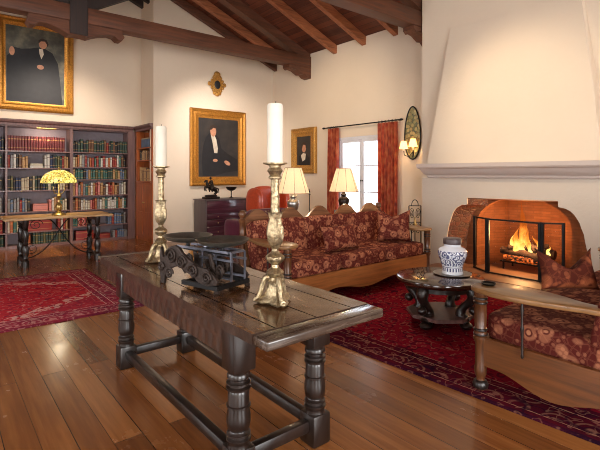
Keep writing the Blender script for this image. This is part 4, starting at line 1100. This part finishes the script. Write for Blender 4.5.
# gilt cartouche above the portrait
wr = thing('wall_ornament', 'small carved gilt cartouche with dark oval centre, high above the portrait', 'ornament', (4.92, YN-.005, 3.48))
x, y, z = 4.92, YN-.02, 3.48
b = MB()
pts = []
for j in range(48):
    a = 2*PI*j/48; r_ = 1+.06*math.cos(4*a)+.07*math.cos(12*a)
    pts.append((x+.165*r_*math.cos(a), z-.03+.19*r_*math.sin(a)))
b.prism(pts, 'xz', YN-.035, YN-.004, .006)
for j in range(14):
    a = 2*PI*j/14; b.ball((x+.15*math.cos(a), YN-.04, z-.03+.18*math.sin(a)), (.034, .02, .034), 8)
b.ball((x, YN-.035, z+.19), (.085, .025, .075), 10); b.ball((x, YN-.035, z-.25), (.06, .022, .05), 10)
for sx in (-1, 1): b.ball((x+sx*.05, YN-.035, z+.15), (.05, .02, .04), 8); b.ball((x+sx*.19, YN-.03, z-.03), (.045, .02, .05), 8); b.ball((x+sx*.06, YN-.03, z-.23), (.05, .02, .04), 8)
b.build('carved_frame', 'gold_dark', wr)
MB().ball((x, YN-.048, z-.04), (.075, .014, .095), 20).build('oval_centre', 'paint_black', wr)

# ------------------------------------------------------------------ curtains and rod
rd = thing('curtain_rod', 'thin black iron curtain rod with finials above the window', 'curtain rod', (6.41, 6.02, 2.40))
MB().tube([(6.41, 5.04, 2.40), (6.41, 7.0, 2.40)], .012, 10).build('rod', 'iron', rd)
for y in (5.0, 7.04): MB().ball((6.41, y, 2.40), (.022, .045, .022), 10).build('finial', 'iron', rd)
for y in (5.10, 6.93): MB().bar((6.41, y, 2.40), (6.499, y, 2.40), .014).build('bracket', 'iron', rd)
def curtain(y0, y1, label):
    c = thing('curtain', label, 'curtain', (6.41, (y0+y1)/2, .03), 'russet curtains at the window')
    bb = bmesh.new(); N = 90; K = 24; rows = []
    for kz in range(K+1):
        z = 2.375-(2.345)*kz/K; f = kz/K
        row = []
        for j in range(N+1):
            s_ = j/N; y = y0+(y1-y0)*s_
            amp = .018+.026*f
            ph = 2*PI*6.5*s_+.35*math.sin(5*s_+y0)
            row.append(bb.verts.new((6.41+amp*math.sin(ph)+.012*math.sin(3*ph*.37+4*f), y+.012*math.cos(ph)*f, z)))
        rows.append(row)
    for A, B in zip(rows, rows[1:]):
        for j in range(N): bb.faces.new((A[j], A[j+1], B[j+1], B[j]))
    bmesh.ops.solidify(bb, geom=list(bb.faces), thickness=.006)
    m = MB(); m._merge(bb); m.build('drape', 'curtain', c, angle=80)
    for j in range(6):
        y = y0+(y1-y0)*(j+.5)/6
        MB().tube([(6.41+.02*math.cos(a), y, 2.398+.022*math.sin(a)) for a in [2*PI*k/12 for k in range(13)]], .0035, 6).build('curtain_ring', 'iron', c)
curtain(6.60, 6.92, 'russet damask curtain hanging on the window side next to the small gilt portrait')
curtain(5.08, 5.56, 'russet damask curtain hanging on the window side next to the oval sconce')

# ------------------------------------------------------------------ oval wall sconce
sn = thing('wall_sconce', 'tall oval painted sconce with two lit small shades beside the chimney', 'sconce', (XE-.005, 4.80, 1.70))
pts = [(4.80+.165*math.cos(2*PI*k/40)*(1-.12*math.sin(2*PI*k/40)), 2.15+.46*math.sin(2*PI*k/40)) for k in range(40)]
MB().prism(pts, 'yz', XE-.03, XE-.004, .008).build('back_plate', 'sconce_plate', sn, angle=50)
MB().tube([(XE-.03, a, c_) for a, c_ in pts+pts[:1]], .012, 8).build('plate_rim', 'iron', sn)
for yy, xx, zz in ((4.89, XE-.16, 1.92), (4.70, XE-.15, 1.95)):
    MB().tube([(XE-.03, 4.80, 1.82), (XE-.08, 4.80+(yy-4.8)*.4, 1.73), (xx+.02, yy, 1.76), (xx, yy, 1.84)], .008, 8).build('scroll_arm', 'iron', sn)
    MB().lathe([(0, 0), (.012, 0), (.012, .07), (0, .07)], (xx, yy, 1.84), 10).build('candle_sleeve', 'wax', sn)
    b = MB(); bb = bmesh.new(); N = 20
    rings = [[bb.verts.new((xx+r_*math.cos(2*PI*k/N), yy+r_*math.sin(2*PI*k/N), zz+h)) for k in range(N)] for r_, h in ((.078, -.05), (.06, .02), (.045, .085))]
    for A, B in zip(rings, rings[1:]):
        for k in range(N): bb.faces.new((A[k], A[(k+1) % N], B[(k+1) % N], B[k]))
    bmesh.ops.solidify(bb, geom=list(bb.faces), thickness=.003); b._merge(bb); b.build('small_shade', 'shade_small', sn, angle=60)
    pl = bpy.data.lights.new('sconce_light', 'POINT'); pl.energy = 2.2; pl.color = (1, .66, .34); pl.shadow_soft_size = .03
    po = bpy.data.objects.new('sconce_light', pl); COL.objects.link(po); po.location = (xx, yy, zz+.0)

# ------------------------------------------------------------------ bookcases
YB = 10.0
bc = thing('bookcase', 'long built-in walnut bookcase full of books across the alcove wall', 'bookcase', (1.1, 10.17, 0))
YK = 10.34
MB().box(-1.2, 3.40, YK, YK+.015, .0, 2.44).build('back_panel', 'case_back', bc, smooth=False)
ups = [(-1.20, -1.14), (-.08, -.02), (1.018, 1.052), (2.125, 2.18), (3.285, 3.44)]
for a, c_ in ups: MB().box(a, c_, YB, YK, .0, 2.36, .003).build('upright', 'case', bc, smooth=False)
MB().box(-1.2, 3.395, YB+.03, YK, 0, .055).build('plinth', 'case', bc, smooth=False)
cr = [(YB+.10, 2.36), (YB-.005, 2.36), (YB-.012, 2.40), (YB-.04, 2.42), (YB-.055, 2.455), (YB-.055, 2.475), (YB+.10, 2.475)]
MB().prism(cr, 'yz', -1.2, 3.39).build('cornice', 'case', bc, smooth=False)
MB().box(-1.2, 3.395, YB+.05, YK, 2.34, 2.44).build('top_panel', 'case', bc, smooth=False)
bays = {'middle': (1.052, 2.125, [.055, .31, .70, 1.116, 1.55, 1.88]), 'right': (2.18, 3.285, [.055, .35, .688, .985, 1.32, 1.58, 1.888]), 'left': (-.02, 1.018, [.055, .31, .70, 1.116, 1.55, 1.88])}
for nm, (x0, x1, zs) in bays.items():
    for z in zs[1:]: MB().box(x0, x1, YB+.02, YK, z-.026, z, .002).build('shelf', 'case', bc, smooth=False)
# side cabinet in the return
sb = thing('side_cabinet', 'amber mahogany cabinet with open shelves over closed doors in alcove corner', 'cabinet', (3.56, 9.58, 0))
SX = 3.45
MB().box(SX+.28, SX+.30, 9.03, 9.995, 0, 2.46).build('back_panel', 'case_amber', sb, smooth=False)
for y0, y1 in ((9.03, 9.08), (9.93, 9.995)): MB().box(SX, SX+.28, y0, y1, 0, 2.36).build('upright', 'case_amber', sb, smooth=False)
MB().prism([(SX+.10, 2.36), (SX-.005, 2.36), (SX-.012, 2.40), (SX-.04, 2.42), (SX-.055, 2.455), (SX-.055, 2.475), (SX+.10, 2.475)], 'xz', 9.03, 9.995).build('cornice', 'case', sb, smooth=False)
for z in (1.28, 1.73, 2.0): MB().box(SX+.015, SX+.28, 9.08, 9.93, z-.025, z).build('shelf', 'case_amber', sb, smooth=False)
MB().box(SX+.02, SX+.28, 9.08, 9.93, 0, .07).build('plinth', 'case_amber', sb, smooth=False)
for y0, y1, yk in ((9.085, 9.502, 9.47), (9.508, 9.925, 9.54)):
    b = MB(); b.box(SX+.006, SX+.026, y0, y1, .075, 1.25, .003)
    for z0, z1 in ((.14, .62), (.70, 1.19)): b.box(SX-.002, SX+.008, y0+.06, y1-.06, z0, z1, .004)
    dr = b.build('door', 'case_amber', sb, smooth=False)
    MB().ball((SX-.010, yk, .82), .014, 10).build('knob', 'brass', dr)

# picture light under the cornice
pl_ = thing('picture_light', 'brass strip light fixed under the bookcase cornice, lighting the red volumes', 'light', (1.72, 9.97, 2.36))
b = MB(); b.tube([(1.52, 9.925, 2.32), (1.86, 9.925, 2.32)], .022, 12); b.build('lamp_tube', 'brass', pl_)
MB().bar((1.69, 9.925, 2.335), (1.69, 9.975, 2.355), .012).build('bracket', 'brass', pl_)
al = bpy.data.lights.new('shelf_light', 'AREA'); al.energy = 5; al.color = (1, .78, .6); al.shape = 'RECTANGLE'; al.size = .32; al.size_y = .03
ao = bpy.data.objects.new('shelf_light', al); COL.objects.link(ao); ao.location = (1.69, 9.94, 2.305); ao.rotation_euler = (R(35), 0, 0)

ORD = ['first', 'second', 'third', 'fourth', 'fifth', 'sixth', 'seventh', 'eighth', 'ninth', 'tenth', 'eleventh', 'twelfth', 'thirteenth', 'fourteenth', 'fifteenth', 'sixteenth', 'seventeenth', 'eighteenth', 'nineteenth', 'twentieth', 'twenty-first', 'twenty-second', 'twenty-third', 'twenty-fourth', 'twenty-fifth', 'twenty-sixth', 'twenty-seventh', 'twenty-eighth']
def book_proto():
    """unit book: spine towards -Y, x width, z height, rounded spine"""
    b = MB()
    sp_ = [(-.5, 1), (-.5, .08), (-.38, .02), (-.2, 0), (.2, 0), (.38, .02), (.5, .08), (.5, 1)]
    b.prism(sp_, 'xy', 0, 1)
    me = bpy.data.meshes.new('book'); b.bm.to_mesh(me); b.bm.free(); me.materials.append(BM['black']); return me
BOOK = book_proto(); FIRST = []
def put_book(colour, x, y, z, w, d, h, label, grp, rot=(0, 0, 0)):
    if not FIRST:
        o = bpy.data.objects.new('book', BOOK); FIRST.append(o)
    else: o = FIRST[0].copy()
    COL.objects.link(o)
    o.location = (x, y, z); o.scale = (w, d, h); o.rotation_euler = rot
    o.material_slots[0].link = 'OBJECT'; o.material_slots[0].material = BM[colour]
    tag(o, label, 'book', grp); return o
PAL = {
 'set': ['oxblood'], 'mixed': ['black', 'cream', 'brown', 'tan', 'white', 'slate blue', 'dark green', 'dark red', 'grey', 'navy blue', 'olive'],
 'dark': ['black', 'navy blue', 'dark green', 'black', 'olive', 'cream', 'brown'], 'blue': ['slate blue', 'navy blue', 'slate blue', 'black', 'grey', 'dark red'],
 'warm': ['crimson', 'dark red', 'orange', 'cream', 'tan', 'white', 'teal', 'black', 'grey', 'brown', 'crimson'], 'green': ['teal', 'dark green', 'teal', 'olive', 'tan', 'dark green', 'teal', 'black', 'slate blue'],
 'night': ['black', 'dark green', 'brown', 'black', 'dark green', 'navy blue', 'dark red'], 'olive': ['dark green', 'olive', 'dark green'], 'light': ['cream', 'tan', 'white', 'pink', 'crimson', 'grey', 'brown', 'teal', 'orange'],
 'brown': ['brown', 'brown', 'tan', 'black'], 'tan': ['tan', 'brown', 'tan']}
rb = random.Random(11)
def row(bay, shelf, x0, x1, z, pal, wmin, wmax, hmin, hmax, even=False, start=0):
    x = x0+.004; i = start
    while True:
        w = (wmin+wmax)/2 if even else rb.uniform(wmin, wmax)
        if x+w > x1-.004 or i >= len(ORD): break
        h = hmax if even else rb.uniform(hmin, hmax); d = .17 if even else rb.uniform(.15, .20)
        c_ = PAL[pal][i % len(PAL[pal])] if even else rb.choice(PAL[pal])
        size = '' if even else ('tall ' if h > hmin+.66*(hmax-hmin) else 'short ' if h < hmin+.33*(hmax-hmin) else '')
        put_book(c_, x+w/2, YB+.055, z+.0005, w-.003, d, h, '%s%s %s, %s from left on the %s shelf down of %s bookcase bay' % (size, c_, 'leather volume' if even else 'book', ORD[i], ORD[shelf], bay), 'books on the %s shelf down of the %s bay' % (ORD[shelf], bay))
        x += w+(.0 if even else rb.choice((0, 0, .001, .004))); i += 1
    return i
x0, x1, zs = bays['middle']
row('middle', 0, x0, x1-.06, zs[5], 'set', .045, .049, .27, .285, True)
row('middle', 1, x0, x0+.36, zs[4], 'mixed', .035, .055, .20, .27); row('middle', 1, x0+.62, x1, zs[4], 'mixed', .034, .052, .20, .27, start=8)
row('middle', 2, x0, x1, zs[3], 'dark', .036, .056, .22, .28)
n_ = row('middle', 3, x0, x0+.42, zs[2], 'blue', .036, .056, .22, .28); row('middle', 3, x0+.70, x1, zs[2], 'light', .036, .056, .20, .28, start=n_)
row('middle', 4, x0, x0+.30, zs[1], 'light', .036, .056, .2, .29); row('middle', 4, x0+.86, x1, zs[1], 'warm', .036, .056, .2, .29, start=8)
row('middle', 5, x0+.42, x1, zs[0], 'olive', .040, .050, .2, .215, True)
def slab_book(colour, x, z, w, d, h, label):
    put_book(colour, x, YB+.05, z+.0005, w, d, h, label, 'large volumes and albums lying in the bookcase')
slab_book('white', x0+.49, zs[4], .23, .19, .045, 'white book lying flat on the second shelf down of middle bay, lower of two')
slab_book('cream', x0+.49, zs[4]+.046, .21, .18, .04, 'cream book lying flat on top of the white one, second shelf down, middle bay')
slab_book('pink', x0+.56, zs[2], .26, .20, .14, 'pink album lying on the fourth shelf down of the middle bay')
slab_book('crimson', x0+.55, zs[1], .42, .20, .20, 'wide crimson album behind the library table, fifth shelf down of middle bay')
slab_book('orange', x0+.34, zs[0], .09, .18, .20, 'orange thick volume on the lowest shelf of the middle bay')
x0, x1, zs = bays['right']
row('right', 0, x0, x1, zs[6], 'night', .038, .056, .20, .27)
row('right', 1, x0, x1, zs[5], 'warm', .036, .056, .18, .26)
row('right', 2, x0, x1, zs[4], 'green', .038, .056, .18, .225)
row('right', 3, x0, x1, zs[3], 'light', .036, .056, .20, .28)
row('right', 4, x0, x1, zs[2], 'light', .036, .056, .18, .25)
row('right', 5, x0, x0+.40, zs[1], 'light', .036, .056, .20, .28); row('right', 5, x0+.70, x1, zs[1], 'grey' if 'grey' in PAL else 'blue', .036, .056, .18, .25, start=9)
slab_book('crimson', x0+.24, zs[0], .34, .20, .19, 'wide bright red album on the lowest shelf, beside table leg, right bay')
slab_book('dark red', x0+.60, zs[0], .30, .20, .10, 'dark red album lying on the lowest shelf, middle of right bay')
row('right', 6, x0+.80, x1, zs[0], 'blue', .036, .056, .14, .19)
x0, x1, zs = bays['left']
for i, (z, pal) in enumerate(zip(reversed(zs), ('night', 'mixed', 'dark', 'light', 'warm', 'olive'))): row('left', i, x0+.80, x1, z, pal, .036, .056, .16 if z < .1 else .2, .21 if z < .1 else .28)
# side cabinet shelves
def side_row(z, pal, hmin, hmax, nm):
    y = 9.90; i = 0
    while y > 9.16:
        w = rb.uniform(.05, .075); h = rb.uniform(hmin, hmax); c_ = rb.choice(PAL[pal])
        put_book(c_, SX+.05, y-w/2, z+.0005, w-.004, .17, h, '%s book, %s from the corner on the %s shelf of the amber side cabinet' % (c_, ORD[i], nm), 'books on the %s shelf of the side cabinet' % nm, (0, 0, R(-90)))
        y -= w; i += 1
side_row(1.73, 'brown', .18, .23, 'middle'); side_row(1.28, 'tan', .22, .30, 'lowest')
gb = thing('letter_box', 'pale blue grey box on the top shelf of the amber side cabinet', 'box', (SX+.15, 9.55, 2.0))
MB().box(SX+.05, SX+.24, 9.34, 9.80, 2.0005, 2.17, .004).build('box_body', BM['slate blue'], gb)
MB().box(SX+.045, SX+.245, 9.335, 9.805, 2.171, 2.205, .004).build('box_lid', BM['slate blue'], gb)

# ------------------------------------------------------------------ library table with iron stretchers and leaded lamp
lt = thing('library_table', 'slim library table with black baluster legs and curved iron stretchers before bookcase', 'table', (1.56, 8.15, 0))
MB().box(.78, 2.33, 7.84, 8.52, .725, .76, .008).build('table_top', 'library_top', lt)
lp = [(.05, 0), (.05, .10), (.032, .115), (.042, .14), (.034, .16), (.046, .20), (.052, .26), (.040, .32), (.030, .34), (.044, .36), (.030, .38), (.040, .43), (.046, .49), (.036, .55), (.028, .57), (.042, .585), (.030, .60), (.040, .62), (.045, .725)]
for x in (1.065, 2.10):
    for y in (7.92, 8.42): MB().lathe(lp, (x, y, 0), 16).build('leg', 'ebony', lt)
    MB().box(x-.03, x+.03, 7.90, 8.46, .06, .11, .004).build('foot_rail', 'ebony', lt)
    MB().box(x-.03, x+.03, 7.90, 8.46, .66, .725, .004).build('top_rail', 'ebony', lt)
def bez(p0, p1, p2, p3, n=22): 
    return [tuple((1-t)**3*p0[i]+3*(1-t)**2*t*p1[i]+3*(1-t)*t*t*p2[i]+t**3*p3[i] for i in range(3)) for t in [k/n for k in range(n+1)]]
for sx, y in ((1, 8.15), (-1, 8.19)):
    xm = 1.58; e = 2.07 if sx == 1 else 1.09
    p = bez((xm-sx*.18, y, .72), (xm+sx*.02, y, .62), (xm+sx*.10, y, .12), (e, y, .09))
    MB().tube(p, .010, 8).build('iron_stretcher', 'iron', lt)
    c_ = (e-sx*.10, y, .24); MB().tube([(c_[0]+sx*.10*(1-k/30)*math.cos(PI*.4+3.4*PI*k/24)*-1, y, c_[2]+.10*(1-k/30)*math.sin(PI*.4+3.4*PI*k/24)) for k in range(25)], .006, 6).build('iron_scroll', 'iron', lt)
    c_ = (xm-sx*.34, y, .62); MB().tube([(c_[0]+sx*.10*(1-k/30)*math.cos(3.4*PI*k/24), y, c_[2]+.09*(1-k/30)*math.sin(3.4*PI*k/24)) for k in range(25)], .006, 6).build('iron_scroll', 'iron', lt)
lx, ly, lz = 1.56, 8.12, .76
dl = thing('desk_lamp', 'brass desk lamp with glowing yellow leaded glass dome on library table', 'lamp', (lx, ly, lz))
MB().lathe([(0, 0), (.10, 0), (.105, .012), (.085, .03), (.05, .045), (.032, .07), (.045, .10), (.055, .14), (.04, .18), (.022, .21), (.020, .26), (.034, .29), (.038, .32), (.022, .34), (.014, .36), (.013, .50)], (lx, ly, lz), 24).build('lamp_base', 'brass', dl)
for sx in (-1, 1): MB().tube([(lx+sx*.01, ly, lz+.34), (lx+sx*.06, ly, lz+.36), (lx+sx*.085, ly, lz+.42), (lx+sx*.075, ly, lz+.47)], .007, 8).build('lamp_arm', 'brass', dl)
bb = bmesh.new(); N = 40
prof = [(.270, .525), (.262, .56), (.238, .615), (.205, .665), (.14, .705), (.07, .73), (.02, .738)]
rings = [[bb.verts.new((lx+r_*math.cos(2*PI*k/N), ly+r_*math.sin(2*PI*k/N), lz+h)) for k in range(N)] for r_, h in prof]
for A, B in zip(rings, rings[1:]):
    for k in range(N): bb.faces.new((A[k], A[(k+1) % N], B[(k+1) % N], B[k]))
bmesh.ops.solidify(bb, geom=list(bb.faces), thickness=.004)
m = MB(); m._merge(bb); m.build('glass_shade', 'tiffany', dl, angle=60)
MB().lathe([(.024, .738), (.022, .75), (.008, .76), (.012, .775), (0, .79)], (lx, ly, lz), 14).build('finial', 'brass', dl)
p_ = bpy.data.lights.new('desk_lamp_light', 'POINT'); p_.energy = 7; p_.color = (1, .86, .62); p_.shadow_soft_size = .06
po = bpy.data.objects.new('desk_lamp_light', p_); COL.objects.link(po); po.location = (lx, ly, lz+.56)

# ------------------------------------------------------------------ light
def area(name, loc, rot, sx, sy, e, col):
    l = bpy.data.lights.new(name, 'AREA'); l.shape = 'RECTANGLE'; l.size = sx; l.size_y = sy; l.energy = e; l.color = col
    o = bpy.data.objects.new(name, l); COL.objects.link(o); o.location = loc; o.rotation_euler = rot; return o
DAY = (1.0, .97, .93)
for a0, a1 in win: area('west_fill_light', (XW-.02, (a0+a1)/2, 1.8), (0, R(-90), 0), 2.3, 1.7, 24, (1.0, .87, .70))  # added warm fill entering at the unseen west windows
for a0, a1 in ((-1.6, .2), (1.6, 3.4)): area('south_window_daylight', ((a0+a1)/2, YS-.02, 1.65), (R(90), 0, 0), 1.7, 2.4, 115, DAY)
p_ = bpy.data.lights.new('fire_light', 'POINT'); p_.energy = 36; p_.color = (1, .52, .20); p_.shadow_soft_size = .12
po = bpy.data.objects.new('fire_light', p_); COL.objects.link(po); po.location = (6.40, 2.9, .60)

def spot(name, loc, aim, e, size, col, blend=.9):
    l = bpy.data.lights.new(name, 'SPOT'); l.energy = e; l.spot_size = R(size); l.spot_blend = blend; l.color = col; l.shadow_soft_size = .12
    o = bpy.data.objects.new(name, l); COL.objects.link(o); o.location = loc
    o.rotation_euler = (Vector(aim)-Vector(loc)).to_track_quat('-Z', 'Y').to_euler()
WARM = (1.0, .80, .58)
spot('unseen_spot', (3.0, 3.4, 3.75), (5.9, 2.75, 2.25), 190, 50, WARM)
spot('unseen_spot', (3.4, 6.0, 3.7), (6.5, 6.6, 2.1), 130, 80, (1.0, .80, .56))  # added spot without a fixture, brightens the window wall
spot('unseen_spot', (1.9, 8.05, 3.72), (1.9, 10.0, 1.7), 150, 95, (1.0, .86, .74))  # added unseen spot to lift the bookcase wall
spot('unseen_spot', (1.2, 8.0, 3.72), (1.5, 9.3, 0), 190, 50, (1.0, .62, .30))  # added unseen orange spot for the amber floor by the bookcase
spot('unseen_spot', (4.0, 7.0, 3.6), (5.0, 8.9, 1.9), 190, 85, (1.0, .90, .84))  # added unseen spot, brightens the portrait wall
spot('unseen_spot', (3.6, 4.2, 3.75), (4.3, 3.6, .4), 110, 70, WARM)  # added fill from above for the crested sofa, no lamp modelled
w = bpy.data.worlds.new('sky'); SC.world = w; w.use_nodes = True
nt = w.node_tree; bg = nt.nodes['Background']; bg.inputs[0].default_value = (.82, .90, 1.0, 1); bg.inputs[1].default_value = 4.5

# ------------------------------------------------------------------ camera
cam = bpy.data.cameras.new('camera'); co = bpy.data.objects.new('camera', cam); COL.objects.link(co)
co.location = (0, 0, 1.43); co.rotation_euler = (R(90), 0, R(-39.27))
cam.sensor_width = 36; cam.sensor_fit = 'HORIZONTAL'; cam.lens = 446/600*36; cam.shift_y = -51/600; cam.clip_start = .05
SC.camera = co
for o in bpy.data.objects:
    if '_w' in o: del o['_w']
vs = SC.view_settings
SC.display_settings.display_device = 'sRGB'; vs.view_transform = 'Standard'; vs.look = 'None'; vs.exposure = 0.5; vs.gamma = 1.0; vs.use_curve_mapping = False
SC.cycles.use_denoising = True; SC.cycles.filter_width = 1.0
SC.cycles.max_bounces = 8; SC.cycles.diffuse_bounces = 5; SC.cycles.transparent_max_bounces = 12; SC.cycles.sample_clamp_indirect = 6.0
